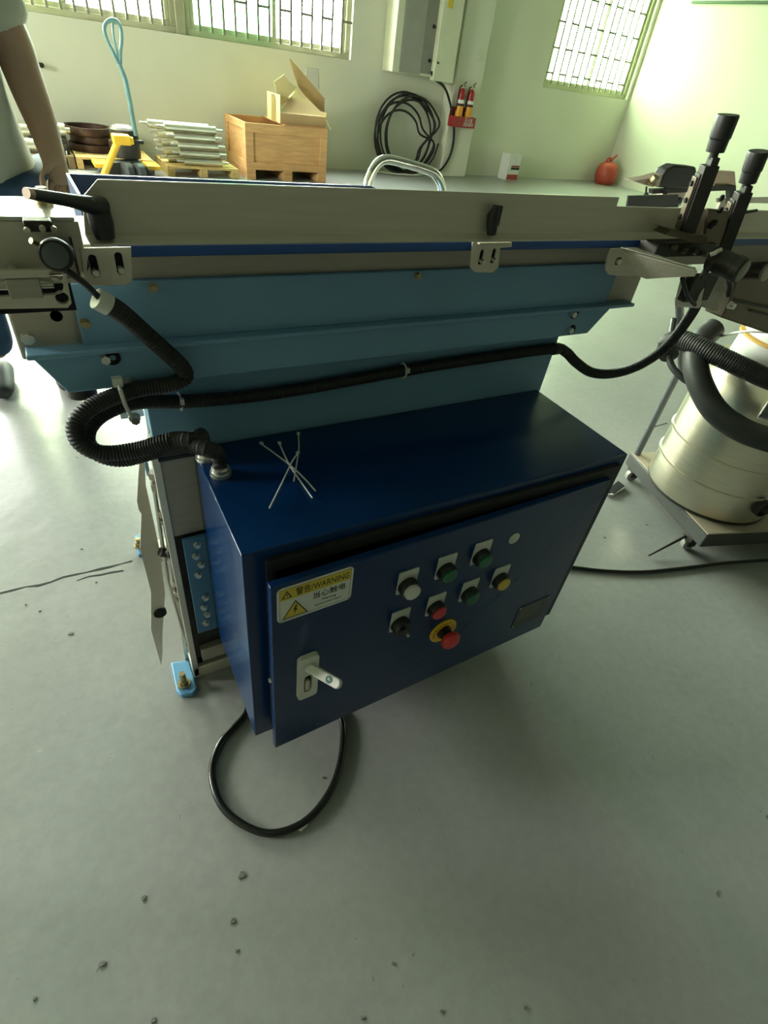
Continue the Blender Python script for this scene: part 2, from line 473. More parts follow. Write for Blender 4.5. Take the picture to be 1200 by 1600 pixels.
# cracks and chips in the painted floor
random.seed(3)
ck = MB()
def crack(pix, w, jit):
    pts = [gz(*p) for p in pix]
    pts = resample(smooth_path(pts, 30), .03)
    pl, pr = [], []
    for i, p in enumerate(pts):
        t = (pts[min(i + 1, len(pts) - 1)] - pts[max(i - 1, 0)]).normalized(); nn = V((-t.y, t.x, 0))
        q = p + nn * random.uniform(-jit, jit); ww = w * random.uniform(.25, 1.0)
        pl.append(q + nn * ww); pr.append(q - nn * ww)
    for i in range(len(pts) - 1):
        ck.prism([pl[i], pr[i], pr[i + 1], pl[i + 1]], (0, 0, .0008))
crack([(0, 926), (60, 913), (130, 896), (213, 876)], .0045, .005)
crack([(120, 906), (160, 899), (205, 888)], .003, .008)
crack([(1008, 672), (1045, 660)], .004, .003)
tag(ck.build('floor_crack', 'crack', floor, smooth=False), kind='stuff')
ch = MB()
for (x, y, s) in [(378, 1368, 9), (364, 1440, 7), (224, 1403, 6), (160, 1506, 7), (614, 1505, 4), (566, 1590, 5), (240, 1594, 6), (370, 1485, 4), (62, 955, 4), (110, 990, 8), (40, 945, 3),
                  (128, 858, 4), (1120, 1393, 6), (1010, 820, 4), (120, 715, 3), (945, 840, 5), (505, 1215, 4), (820, 1575, 5), (690, 1580, 4), (150, 910, 4), (1198, 1276, 5), (55, 1560, 4)]:
    c = gz(x, y); r = s * .0008
    pts = [c + V((cos(a) * r * random.uniform(.5, 1.2), sin(a) * r * random.uniform(.4, 1.0), 0)) for a in [k * pi / 4 for k in range(8)]]
    ch.prism(pts, (0, 0, .0022))
tag(ch.build('floor_chip', 'chip', floor, smooth=False), kind='stuff')

# ---- windows
def frame_rect(mb, u0, u1, z0, z1, w, d0, d1):
    mb.box((u0, d0, z0), (u1, d1, z0 + w), W); mb.box((u0, d0, z1 - w), (u1, d1, z1), W)
    mb.box((u0, d0, z0 + w), (u0 + w, d1, z1 - w), W); mb.box((u1 - w, d0, z0 + w), (u1, d1, z1 - w), W)
def bar_u(px, py, d): return uz(gw(px, py, d))[0]
def window(idx, u0, u1, z0, z1, sashes, bars, rungs, bar_d=.012, glass_kinds=('glass',)):
    f = MB(); frame_rect(f, u0, u1, z0, z1, .06, .05, .13)
    root = struct(f.build('window_%d' % idx, 'alu', bevel=.004))
    for k, (a, b) in enumerate(sashes):
        s = MB(); dd = .06 if k % 2 == 0 else .085
        frame_rect(s, a, b, z0 + .055, z1 - .055, .05, dd, dd + .024)
        so = s.build('window_sash', 'alu', root, bevel=.003)
        MB().box((a + .045, dd + .009, z0 + .1), (b - .045, dd + .015, z1 - .1), W).build('window_pane', glass_kinds[k % len(glass_kinds)], so, smooth=False)
    for u in bars:
        MB().box((u - .0125, bar_d, z0 + .05), (u + .0125, bar_d + .014, z1 - .05), W).build('grille_bar', 'bar', root, smooth=False)
    for (a, b, z) in rungs:
        MB().box((a, bar_d, z - .012), (b, bar_d + .014, z + .012), W).build('grille_rung', 'bar', root, smooth=False)
    return root
def grid(u0, u1, n, z0, z1, first, step, alt=True):
    us = [u0 + (u1 - u0) * (k + 1) / (n + 1) for k in range(n)]
    edges = [u0] + us + [u1]; rungs = []
    for k in range(len(edges) - 1):
        if alt and k % 2: continue
        z = first
        while z < z1: rungs.append((edges[k], edges[k + 1], z)); z += step
    return us, rungs
wz0, wz1 = 1.205, 3.3
b1, r1 = grid(-1.35, 1.27, 20, wz0, wz1, 1.78, .42)
window(1, -1.35, 1.28, wz0, wz1, [(-1.30, -.55), (-.58, .20), (.16, 1.22)], b1, r1, glass_kinds=('glass_yellow', 'glass_yellow', 'glass'))
b2, r2 = grid(1.40, 3.45, 14, wz0, wz1, 1.56, .42)
window(2, 1.38, 3.45, wz0, wz1, [(1.44, 2.46), (2.42, 3.39)], b2, r2, glass_kinds=('glass_green', 'glass'))
struct(MB().box((1.28, 0.03, wz0), (1.38, .16, wz1), W).build('trim_2', 'alu', bevel=.004))
b3, r3 = grid(6.93, 8.94, 13, 1.235, wz1, 1.42, .30)
window(3, 6.9, 8.97, 1.235, wz1, [(6.96, 7.99), (7.95, 8.91)], b3, r3, glass_kinds=('glass_mint', 'glass_mint'))
window(4, -4.9, -1.6, 1.205, 3.3, [(-4.85, -3.2), (-3.25, -1.65)], *grid(-4.85, -1.65, 22, 1.205, 3.3, 1.78, .42), glass_kinds=('glass_yellow', 'glass'))
# side window
f = MB(); (a, b, z0, z1) = OPEN_LEFT[0]; xf = lambda t, d, z: W(U0 - .13 + d, t, z)
f.box((a, 0, z0), (b, .08, z0 + .06), xf); f.box((a, 0, z1 - .06), (b, .08, z1), xf)
for u in (a, a + (b - a) / 3, a + 2 * (b - a) / 3, b - .06): f.box((u, 0, z0 + .06), (u + .06, .08, z1 - .06), xf)
r = struct(f.build('window_5', 'alu', bevel=.004))
MB().box((a + .03, .03, z0 + .03), (b - .03, .036, z1 - .03), xf).build('window_pane', 'glass', r, smooth=False)
# ================================================================== MACHINE
mach = thing('feeding_conveyor', 'light blue and stainless feeding conveyor behind the dark blue control cabinet', 'machine', (.5, 1.0, 0))
# --- stand
MB().box((.205, .815, .06), (.905, 1.28, .79)).build('stand_housing', 'light_blue', mach, bevel=.004)
lp = MB().prism([(.068, .80, .655), (.917, .80, .655), (.921, .80, .80), (.068, .80, .80)], (0, .014, 0))
lp.box((.905, .80, .60), (.917, .814, .66)).build('skirt_panel', 'light_blue', mach, bevel=.002)
MB().box((.070, .797, .652), (.917, .80, .658)).build('panel_gasket', 'black', mach, smooth=False)
MB().box((.067, .802, .585), (.235, .81, .655)).box((.067, .802, .476), (.235, .812, .587)).build('column_cover', 'steel_dull', mach, bevel=.002)
MB().box((.060, .80, .02), (.073, .813, .70)).build('column_edge_plate', 'steel_bright', mach, bevel=.001)
MB().box((.073, .812, .02), (.215, .818, .50)).build('column_web', 'dark_iron', mach, smooth=False)
MB().box((.10, .84, .02), (.205, 1.25, .655)).build('column_core', 'dark_iron', mach, bevel=.004)
fb = MB().prism([gy(222, 620, .86), gy(236, 620, .86), gy(307, 1058, .86) + V((0, 0, .0)), gy(294, 1058, .86)], (0, .006, 0))
fb.build('column_flange', 'steel_bright', mach)
MB().box((.030, .842, .715), (.066, .848, .775)).build('hose_plate', 'white_plastic', mach, bevel=.002)
# base beams
for a, b in (((.060, .80, .012), (.90, .86, .05)), ((.060, 1.22, .012), (.90, 1.28, .05)), ((.075, .812, .05), (.20, .90, .075))):
    MB().box(a, b).build('base_beam', 'steel', mach, bevel=.003)
MB().box((.085, .795, .075), (.15, .815, .118)).build('base_block', 'steel_dull', mach, bevel=.002)
# blue perforated bracket with eight bolts
tl, br = gy(283.5, 841, .797), gy(337, 978, .797)
bz0, bz1, bx0, bx1 = br.z, tl.z, tl.x, .128
holes = []
brk = MB().box((bx0, .790, bz0), (bx1, .797, bz1)).build('mounting_bracket', 'sky_blue', mach, bevel=.0015)
bb = []
for (zx, zy) in [(460, 587), (452, 655), (484, 707), (466, 770), (510, 908), (500, 968), (522, 1010), (512, 1062)]:
    p = gy(190 + zx * .2561, 700 + zy * .2561, .790)
    hexbolt(MB(), p, YN, .0055, .008).build('bracket_bolt', 'steel_bright', brk)
# column hardware on the outer edge: rods, nuts, clamps
for (x0, y0, x1, y1, r) in [(238, 745, 262, 905, .004), (252, 800, 287, 960, .003), (262, 905, 300, 1040, .003)]:
    MB().cyl(gy(x0, y0, .855), gy(x1, y1, .855), r, n=10).build('threaded_rod', 'steel_bright', mach)
for (x, y, s) in [(252, 802, .009), (255, 815, .008), (272, 917, .011), (276, 933, .011), (261, 862, .014), (294, 1012, .009), (239, 742, .012), (243, 760, .012)]:
    p = gy(x, y, .85)
    MB().cyl(p + V((0, 0, -s * .55)), p + V((0, 0, s * .55)), s * .75, n=6).build('lock_nut', 'steel_dull', mach)
MB().cyl(gy(250, 862, .85), gy(272, 866, .85), .010, n=14).build('hinge_pin', 'dark_iron', mach)
MB().box(gy(236, 745, .86), tuple(gy(226, 725, .86) + V((0, .02, .0)))).build('hinge_block', 'light_blue', mach, bevel=.003)
# thin curved guard sheet with a dark disc painting in the shade of its hole
gl = [(218, 716), (214, 784), (217, 797), (221, 803), (219, 858), (236, 925), (236, 984), (252, 1040)]
grr = [(254, 1020), (254, 990), (258, 928), (250, 861), (242, 823), (228, 759), (226, 716)]
gpts = [gy(x, y, .862) for x, y in gl] + [gy(x, y, .862) for x, y in grr]
hc = gy(250, 957, .862)
gm = MB().plate([(p.x, p.z) for p in gpts], [], (0, .862, 0), (1, 0, 0), (0, 0, 1), (0, .003, 0))
gd_ = gm.build('guard_sheet', 'steel', mach, smooth=False)
MB().cyl(hc + V((0, -.004, 0)), hc + V((0, .006, 0)), .0135, n=24).build('guard_hole_shade', 'dark', gd_)
# feet
def foot(pts, bolt, bh):
    c = [gz(*p) for p in pts]
    f = MB().prism(c, (0, 0, .014)).build('foot_plate', 'foot_blue', mach, bevel=.003)
    if bolt:
        p = gz(*bolt) + V((0, 0, .014)); b = MB()
        b.cyl(p, p + V((0, 0, .005)), .015, n=18); b.cyl(p + V((0, 0, .005)), p + V((0, 0, .018)), .011, n=6); b.cyl(p + V((0, 0, .018)), p + V((0, 0, bh)), .007, n=12)
        b.build('anchor_bolt', 'brass', f)
    return f
foot([(268, 1040), (296, 1036), (309, 1080), (302, 1089), (284, 1091), (277, 1084)], (289, 1074), .045)
foot([(212, 842), (224, 838), (230, 868), (217, 872)], (219, 858), .03)
# --- hopper tray, cover, body
body_x0, body_x1 = gy(20, 515, .77).x, gy(1000, 432, .77).x
MB().box((body_x0, .765, .862), (body_x1, 1.08, .957)).build('frame_body', 'steel_dull', mach, bevel=.003)
MB().box((body_x0 + .05, .762, .945), (2.4, .90, .998)).build('side_frame', 'steel_dull', mach, bevel=.002)
tz = .876
tray = [gy(45, 552, .742), gy(107, 612, .742), gy(917, 523, .742), gy(956, 482, .742)]
tray[0].z = tray[3].z = tz; tray[1].z = tray[2].z = .822
tr = MB().prism(tray, (0, .35, 0)).build('hopper_tray', 'light_blue', mach, bevel=.002)
MB().box((tray[0].x - .004, .736, tz - .003), (gy(988, 476, .742).x, .80, tz + .004)).build('tray_lip', 'light_blue', mach, bevel=.002)
cv = MB().box((.004, .754, .8795), (gy(960, 440, .754).x, .765, .9575)).build('cover_panel', 'light_blue', mach, bevel=.002)
for (x, y) in [(239, 449), (133, 505), (652, 430)]:
    hexbolt(MB(), gy(x, y, .754), YN, .0048, .007).build('cover_screw', 'brass', cv)
for (x, y) in [(176, 559), (898, 490), (893, 515)]:
    p = gy(x, y, .742)
    b = MB().plate(circ(0, 0, .010, 16), [circ(0, 0, .004, 12)], p + V((0, -.001, 0)), (1, 0, 0), (0, 0, 1), (0, .001, 0)).build('tray_hole_shade', 'dark', tr, smooth=False)  # dark ring paints in the shade around the bolt hole
    hexbolt(MB(), p + V((-.009, 0, .001)), YN, .006, .010, False).build('tray_bolt', 'steel_bright', tr)
p = gy(200, 600, .742); hexbolt(MB(), p, YN, .008, .014).build('tray_bolt', 'steel_bright', tr)
MB().cyl(gy(128, 612, .82) + V((0, 0, .014)), gy(128, 612, .82) + V((0, 0, -.004)), .020, n=20).build('rubber_bumper', 'dark_iron', mach)
p = gy(45, 528, .764); hexbolt(MB(), p, YN, .007, .006).build('end_screw', 'steel_bright', mach)
p = gy(88, 493, .764); MB().cyl(p, p + YN * .002, .007, n=16).build('end_hole_shade', 'dark', mach)  # solid dark disc, the hole's shade as colour
# --- belt and guides
MB().box((.060, .706, .9985), (2.4, .88, 1.0125)).build('conveyor_belt', 'belt_blue', mach, bevel=.002)
R0, R1, RZ0, RZ1 = .031, gy(968, 310, .70).x, 1.0225, 1.0775
lowz = gy(1055, 325, .70).z; nx = gy(978, 322, .70).x
rail = MB().prism([(R0, .70, RZ0), (2.4, .70, RZ0), (2.4, .70, lowz), (R1, .70, lowz), (R1 - .001, .70, RZ1 + .0015), (.054, .70, RZ1 - .001), (R0 + .005, .70, RZ1 - .018)], (0, .003, 0))
rail.prism([(R0, .70, RZ0 + .003), (R0 + .003, .687, RZ0 - .004), (2.4, .687, RZ0 - .004), (2.4, .70, RZ0 + .003)], (0, .002, -.003))
rl = rail.build('front_guide', 'steel', mach, bevel=.0006)
# far guide of the right-hand run: a tongue-shaped grey strip, then a straight rail
for (x0, x1, y0, y1) in [(983, 1048, 307, 323)]:
    MB().prism([gy(980, 324, .80), gy(983, 306, .80), gy(1060, 304, .80), gy(1060, 324, .80)], (0, .004, 0)).build('rear_guide', 'grey_rubber', mach)
MB().prism([gy(1120, 310, 1.0), gy(1200, 308, 1.0), gy(1290, 312, 1.0), gy(1290, 320, 1.0), gy(1120, 316, 1.0)], (0, .004, 0)).build('rear_guide', 'steel_dull', mach)
MB().box((gy(1125, 316, 1.0).x, .88, .985), (gy(1125, 316, 1.0).x + .03, 1.004, .995)).box((gy(1125, 316, 1.0).x, .998, .985), (gy(1125, 316, 1.0).x + .03, 1.004, gy(1125, 312, 1.0).z)).build('guide_arm', 'steel_dull', mach)
MB().box((2.28, .77, 0), (2.33, .82, .946)).box((2.24, .74, 0), (2.37, .85, .01)).build('support_leg', 'steel_dull', mach, bevel=.003)
for x in (.20, .48): MB().box((x, 1.0, .90), (x + .06, 1.13, .945)).build('tray_arm', 'steel_dull', mach, bevel=.002)
# blue back tray with lit upper edges
bt = MB(); Yb = 1.12
zb = gy(240, 277, Yb).z
bl = gz(104, 273, zb); blf = gz(121, 303, zb); brr = gy(588, 296, Yb)
bt.box((bl.x, Yb, zb - .06), (brr.x - .012, Yb + .006, zb)).prism([(brr.x - .012, Yb, zb), (brr.x - .012, Yb, zb - .06), (brr.x + .03, Yb, zb - .06), (brr.x + .012, Yb, zb - .008)], (0, .006, 0))
bt.prism([(bl.x, Yb, zb), (bl.x + .004, Yb, zb), (blf.x + .004, blf.y, zb), (blf.x, blf.y, zb)], (0, 0, -.06))
bt.box((bl.x, blf.y, zb - .063), (brr.x - .012, Yb + .006, zb - .058)).build('back_tray', 'belt_blue', mach)
# slotted brackets
def slotted(name, outer, slots, Y, t, m='steel', par=mach, bolts=True):
    o = [gy(*p, Y) for p in outer]
    hs = []
    for (x, y, w, h) in slots:
        c = gy(x, y, Y); hs.append(slot(c.x, c.z, w, h))
    pl = MB().plate([(p.x, p.z) for p in o], hs, (0, Y, 0), (1, 0, 0), (0, 0, 1), (0, t, 0)).build(name, m, par, bevel=.0008)
    if bolts:
        for (x, y, w, h) in slots:
            c = gy(x, y, Y) + V((0, 0, -h * .22))
            hexbolt(MB(), c + V((0, t, 0)), YN, w * .46, .012, False).build('bracket_screw', 'steel_bright', pl)
            MB().box((c.x - w * .6, Y + t, c.z - h * .45), (c.x + w * .6, Y + t + .002, c.z + h * .8)).build('slot_shade_plate', 'dark', pl, smooth=False)  # near-black plate behind the slot paints in its shade
    return pl
slotted('slotted_bracket', [(124, 388), (205, 386), (207, 440), (196, 446), (134, 448)], [(147, 416, .008, .024), (187, 412, .008, .024)], .698, .003)
mb_ = slotted('slotted_bracket', [(739, 376), (800, 373), (800, 386), (782, 388), (779, 418), (770, 426), (742, 426), (735, 418)], [(752, 402, .007, .022), (771, 400, .007, .022)], .698, .003)
MB().box((gy(745, 376, .698).x, .690, 1.011), (gy(795, 376, .698).x, .702, 1.014)).build('bracket_tab', 'steel', mb_, bevel=.001)
# black clamp lever in the middle of the guide
q0, q1, q2 = gy(768, 366, .690), gy(770, 338, .690), gy(777, 322, .688)
lv = MB().tube([q0, q0 * .5 + q1 * .5, q1, q2], [.007, .0085, .009, .005], 12)
lv.box(tuple(q1 + V((.0, -.004, -.012))), tuple(q1 + V((.012, .004, .014))))
lv.build('clamp_lever', 'black', mach)
# clamp lever at the guide's end: hub and long arm
h0, h1 = gy(165, 372, .690), gy(150, 318, .690)
hb = MB().tube([h0, h0 * .6 + h1 * .4, h1], [.0095, .0120, .0115], 16).build('clamp_lever', 'black', mach)
e = gy(50, 303, .64)
ar = MB().tube([h1 + V((.006, 0, -.004)), h1 * .6 + e * .4 + V((0, 0, -.001)), e], [.0100, .0062, .0050], 14).build('lever_arm', 'black', hb)
ee = (e - h1).normalized()
MB().cyl(e, e + ee * .006, .0048, n=14).build('lever_tip', 'pink_steel', hb)
MB().cyl(h1 + V((-.004, -.010, .004)), h1 + V((-.004, -.0135, .004)), .003, n=12).build('lever_screw', 'steel_bright', hb)
# --- stainless infeed table at the machine's end
tab = thing('infeed_table', 'stainless infeed table with slotted end plate at the conveyor end beside the man', 'table', (-.35, .85, 0))
tzz = 1.041
b0 = gz(0, 306, tzz).y
tp = MB().box((-.95, .70, tzz - .004), (gy(116, 342, .70).x, b0, tzz)).build('tabletop', 'steel_bright', tab, bevel=.001)
MB().box((-.95, .70, .985), (gy(122, 345, .70).x, .704, tzz - .004)).build('front_skirt', 'steel', tab, bevel=.001)
MB().box((-.95, .69, .978), (gy(112, 400, .69).x, .71, .984)).build('skirt_fold', 'steel', tab, bevel=.001)
so_ = [(-60, 424), (102, 421), (112, 474), (106, 481), (-60, 484)]
spl = MB().plate([(gy(x, y, .675).x, gy(x, y, .675).z) for x, y in so_],
                 [slot(gy(30, 449, .675).x, gy(30, 449, .675).z, .082, .018), circ(gy(88, 430, .675).x, gy(88, 430, .675).z, .0062), circ(gy(97, 466, .675).x, gy(97, 466, .675).z, .0066)],
                 (0, .675, 0), (1, 0, 0), (0, 0, 1), (0, .006, 0)).build('slotted_plate', 'steel', tab, bevel=.001)
MB().box((-.95, .700, .945), (gy(104, 420, .70).x, .705, .984)).build('slot_shade_backing', 'dark', tab, smooth=False)  # near-black sheet puts in the shade seen through the slotted plate
p = gy(38, 449, .68); MB().box((p.x - .015, .674, p.z - .010), (p.x + .015, .69, p.z + .010)).build('slide_block', 'steel_dull', tab, bevel=.001)
a_ = gy(0, 442, .69); MB().cyl((a_.x - .3, .69, a_.z - .003), (gy(84, 446, .69).x, .69, a_.z - .003), .0045, n=12).build('slide_rod', 'steel_bright', tab)
lwp = MB().plate([(gy(x, y, .762).x, gy(x, y, .762).z) for x, y in [(14, 484), (112, 482), (122, 545), (50, 550), (38, 528)]], [], (0, .762, 0), (1, 0, 0), (0, 0, 1), (0, .003, 0))
lwp.build('end_plate', 'steel_dull', mach, smooth=False)
for y in (.74, b0 - .06): MB().box((-.93, y, 0), (-.88, y + .05, .985)).build('leg', 'steel_dull', tab, bevel=.003)
p = gy(18, 419, .69); MB().cyl(p, p + YN * .012, .004, n=10).build('table_screw', 'steel_bright', tab)
p = gz(70, 318, tzz); MB().cyl(p, p + V((0, 0, .016)), .0055, n=8).cyl(p, p + V((0, 0, .005)), .009, n=14).build('table_bolt', 'brass', tab)
# black sensor head with a round grey face, clamped to the table front
sen = thing('position_sensor', 'black sensor with a round grey face clipped to the infeed table', 'sensor', tuple(gy(85, 400, .68)))
c0 = gy(94, 392, .688); c1 = gy(87, 399, .645)
ax = (c1 - c0).normalized()
MB().lathe([(.0115, 0), (.0138, .006), (.0138, .030), (.0155, .034), (.0155, .043), (.0138, .046)], c0, ax, 32).build('sensor_body', 'black_gloss', sen)
MB().lathe([(.0118, .0455), (.0118, .0470), (.0105, .0475)], c0, ax, 32).build('sensor_face', 'pole', sen)
MB().box(tuple(gy(112, 372, .69)), tuple(gy(124, 440, .69) + V((0, .008, 0)))).build('sensor_bracket', 'dark_iron', sen, bevel=.002)
u1_, u2_ = gy(34, 342, .69), gy(84, 360, .69)
MB().box((u1_.x, .682, u2_.z), (u2_.x, .70, u1_.z)).build('clip_block', 'dark_iron', sen, bevel=.002)
for x, y in ((42, 359), (66, 356), (84, 357)):
    p = gy(x, y, .682); MB().cyl(p, p + YN * .005, .003, n=12).build('clip_screw', 'steel', sen)
p = gy(62, 381, .66); p2 = gy(48, 376, .655); MB().cyl(p, p2, .003, n=10).build('sensor_pin', 'brass', sen)

# ================================================================== CONTROL CABINET
CX0, CX1, CYF, CYB, CZ0, CZ1 = .127, .901, .520, .797, .173, .670
cab = thing('control_cabinet', 'dark blue electrical control cabinet with push buttons on its ajar door', 'cabinet', (.5, .66, CZ0))
cb = MB()
cb.box((CX0, CYF, CZ1 - .003), (CX1, CYB, CZ1)); cb.box((CX0, CYF, CZ0), (CX1, CYB, CZ0 + .003))
cb.box((CX0, CYF, CZ0 + .003), (CX0 + .003, CYB, CZ1 - .003)); cb.box((CX1 - .003, CYF, CZ0 + .003), (CX1, CYB, CZ1 - .003))
cb.box((CX0 + .003, CYB - .003, CZ0 + .003), (CX1 - .003, CYB, CZ1 - .003))
cb.build('cabinet_shell', 'dark_blue', cab, bevel=.0025)
MB().plate([(CX0, CZ0), (CX1, CZ0), (CX1, CZ1 - .001), (CX0, CZ1 - .001)], [[(CX0 + .034, CZ0 + .03), (CX1 - .03, CZ0 + .03), (CX1 - .03, CZ1 - .028), (CX0 + .034, CZ1 - .028)]],
           (0, CYF - .001, 0), (1, 0, 0), (0, 0, 1), (0, .003, 0)).build('front_rim', 'dark_blue', cab, bevel=.001)
gk = MB()
gk.plate([(CX0 + .032, CZ0 + .02), (CX1 - .018, CZ0 + .02), (CX1 - .018, CZ1 - .018), (CX0 + .032, CZ1 - .018)], [[(CX0 + .046, CZ0 + .04), (CX1 - .04, CZ0 + .04), (CX1 - .04, CZ1 - .04), (CX0 + .046, CZ1 - .04)]],
         (0, CYF - .009, 0), (1, 0, 0), (0, 0, 1), (0, .008, 0)).build('door_seal', 'rubber', cab)
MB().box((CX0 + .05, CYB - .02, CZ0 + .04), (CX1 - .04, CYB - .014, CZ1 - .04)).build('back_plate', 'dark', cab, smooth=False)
# door frame of reference: s along the door, z up, t out of the door
DL = gy(430, 1168, .480); DR = gy(848, 972, .498); DL.z = DR.z = 0
DE = (DR - DL).normalized(); DN = V((DE.y, -DE.x, 0)); DW = (DR - DL).length
DZ0, DZ1 = .172, gp(420, 921, DL, DN).z
def dl(s, z, t=0.0): return DL + DE * s + DN * t + V((0, 0, z))
def gd(x, y, t=0.0):
    q = gp(x, y, DL + DN * t, DN) - DL; return q.dot(DE), q.z
def pl_door(mb, outer, holes, t0, t): return mb.plate(outer, holes, DL + DN * t0, DE, V((0, 0, 1)), DN * t)
DT = .014
dm = MB()
dm.prism([dl(0, DZ0), dl(DW, DZ0), dl(DW, DZ1), dl(0, DZ1)], DN * -DT)
door = dm.build('cabinet_door', 'dark_blue', cab, bevel=.002)
p = dl(-.001, .40, -.006); MB().cyl(p, p - DE * .004, .004, n=12).build('door_stud', 'steel_bright', door)
# --- push buttons
def label_plate(par, s, ztop, w=.0385, h=.054):
    pl = pl_door(MB(), rrect(s - w / 2, ztop - h, s + w / 2, ztop, .003), [], 0, .0022).build('label_plate', 'label_grey', par)
    g = MB()
    for k, ww in ((0, .018), (1, .012)):
        g.prism([dl(s - ww / 2, ztop - .007 - k * .005, .0022), dl(s + ww / 2, ztop - .007 - k * .005, .0022), dl(s + ww / 2, ztop - .0052 - k * .005, .0022), dl(s - ww / 2, ztop - .0052 - k * .005, .0022)], DN * .0002)
    g.prism([dl(s - .009, ztop - .0125, .0022), dl(s + .009, ztop - .0125, .0022), dl(s + .009, ztop - .0118, .0022), dl(s - .009, ztop - .0118, .0022)], DN * .0002)
    return pl
BTN = [((624.4, 894.8), (654.8, 885), 'white_plastic'), ((687, 872), (714, 862), 'green_btn'), ((743.6, 850), (770, 840.6), 'green_btn'),
       ((775, 889), (797, 880), 'yellow_btn'), ((725, 911), (749, 901), 'green_btn'), ((671, 932.7), (697, 923.6), 'red_btn')]
for tl, tr, m in BTN:
    a, b = gd(*tl), gd(*tr); s = (a[0] + b[0]) / 2; zt = (a[1] + b[1]) / 2
    c = dl(s, zt - .036)
    pb = MB().lathe([(.0185, .002), (.0185, .005), (.0180, .007), (.0180, .0145), (.0170, .0165), (.0150, .0165), (.0150, .013)], c, DN, 28).build('push_button', 'black_gloss', cab)
    big = m == 'white_plastic'
    MB().lathe([(.0148, .012), (.0148, .0185 if not big else .0225), (.0132, .0205 if not big else .0245), (.0002, .0210 if not big else .0252)], c, DN, 28).build('button_cap', m, pb)
    label_plate(pb, s, zt)
a, b = gd(613.6, 957.6), gd(640.7, 947.8); s = (a[0] + b[0]) / 2; zt = (a[1] + b[1]) / 2; c = dl(s, zt - .036)
sw = MB().lathe([(.0185, .002), (.0185, .006), (.0178, .008), (.0178, .018), (.0165, .020), (.0002, .0202)], c, DN, 28).build('selector_switch', 'black_gloss', cab)
ang = radians(-62); kx = DE * cos(ang) + V((0, 0, 1)) * sin(ang); ky = DN.cross(kx)
kb = MB().prism([c + DN * .0200 + kx * x + ky * y for x, y in rrect(-.015, -.0048, .0155, .0048, .003)], DN * .007).build('selector_knob', 'black_gloss', sw, bevel=.001)
MB().prism([c + DN * .0272 + kx * x + ky * y for x, y in ((.004, -.0016), (.015, -.0016), (.015, .0016), (.004, .0016))], DN * .0004).prism([c + DN * .0225 + kx * .0157 + ky * y + DN * z for y, z in ((-.003, -.002), (.003, -.002), (.003, .004), (-.003, .004))], kx * .0006).build('knob_mark', 'white_plastic', sw)
label_plate(sw, s, zt)
# emergency stop: yellow ring with lettering, black collar, red mushroom
es, ez = gd(691.6, 984.5); c = dl(es, ez)
est = MB().lathe([(.0315, 0), (.0315, .003), (.0305, .0036), (.0165, .0036), (.0165, .0)], c, DN, 40).build('emergency_stop', 'yellow', cab)
MB().lathe([(.0162, .001), (.0162, .008), (.0135, .010), (.0135, .026)], c, DN, 28).build('stop_collar', 'black', est)
MB().lathe([(.012, .020), (.0195, .022), (.0208, .027), (.0200, .032), (.0165, .036), (.009, .038), (.0004, .0385)], c, DN, 32).build('stop_mushroom', 'red_btn', est)
word = 'EMERGENCY STOP'
for i, chh in enumerate(word):
    if chh == ' ': continue
    a = radians(205 - i * 230 / (len(word) - 1)); rr = .0215
    rad = DE * cos(a) + V((0, 0, 1)) * sin(a); tg = DE * sin(a) - V((0, 0, 1)) * cos(a)
    text(chh, .0075, 'print_black', est, c + DN * .0038 + rad * rr, tg, rad, align='CENTER')
# blanking disc and dark nameplate
s_, z_ = gd(803, 841); MB().lathe([(.0125, 0), (.0125, .0015), (.0118, .002), (.0002, .0021)], dl(s_, z_), DN, 28).build('blanking_disc', 'label_grey', cab)
q = [gd(*p) for p in [(811, 951), (860, 928), (854, 957), (800, 981)]]
ns0, ns1, nz0, nz1 = q[0][0], q[1][0], (q[2][1] + q[3][1]) / 2, (q[0][1] + q[1][1]) / 2
np_ = pl_door(MB(), rrect(ns0, max(nz0, DZ0 + .004), min(ns1, DW - .012), nz1, .003), [], 0, .0012).build('nameplate', 'nameplate', cab)
for ss, zz in ((ns0 + .004, nz0 + .006), (ns0 + .004, nz1 - .004), (min(ns1, DW - .012) - .004, nz1 - .004)):
    MB().lathe([(.0018, 0), (.0014, .0015)], dl(ss, max(zz, DZ0 + .008), .001), DN, 10).build('nameplate_rivet', 'steel_bright', np_)
g = MB()
for k in range(5): g.prism([dl(ns0 + .01, nz1 - .012 - k * .009, .0012), dl(ns1 - .024, nz1 - .012 - k * .009, .0012), dl(ns1 - .024, nz1 - .0112 - k * .009, .0012), dl(ns0 + .01, nz1 - .0112 - k * .009, .0012)], DN * .0002)
tag(g.build('nameplate_line', 'steel_dull', np_, smooth=False), kind='stuff')
# warning label
q = [gd(*p) for p in [(432, 925), (552, 881), (549, 933), (433, 976)]]
ws0, ws1 = (q[0][0] + q[3][0]) / 2, (q[1][0] + q[2][0]) / 2
wz1, wz0 = (q[0][1] + q[1][1]) / 2, (q[2][1] + q[3][1]) / 2
ww, wh = ws1 - ws0, wz1 - wz0
wlab = pl_door(MB(), rrect(ws0, wz0, ws1, wz1, .009, 6), [], 0, .0010).build('warning_label', 'label_white', cab)
def loc(fx, fz, t=.0011): return dl(ws0 + ww * fx, wz0 + wh * fz, t)
def lrect(mb, fx0, fz0, fx1, fz1, t=.0010, h=.0002): return mb.prism([loc(fx0, fz0, t), loc(fx1, fz0, t), loc(fx1, fz1, t), loc(fx0, fz1, t)], DN * h)
lrect(MB(), .035, .64, .965, .955).build('yellow_band', 'yellow_label', wlab, smooth=False)
ln = MB(); bw = .006
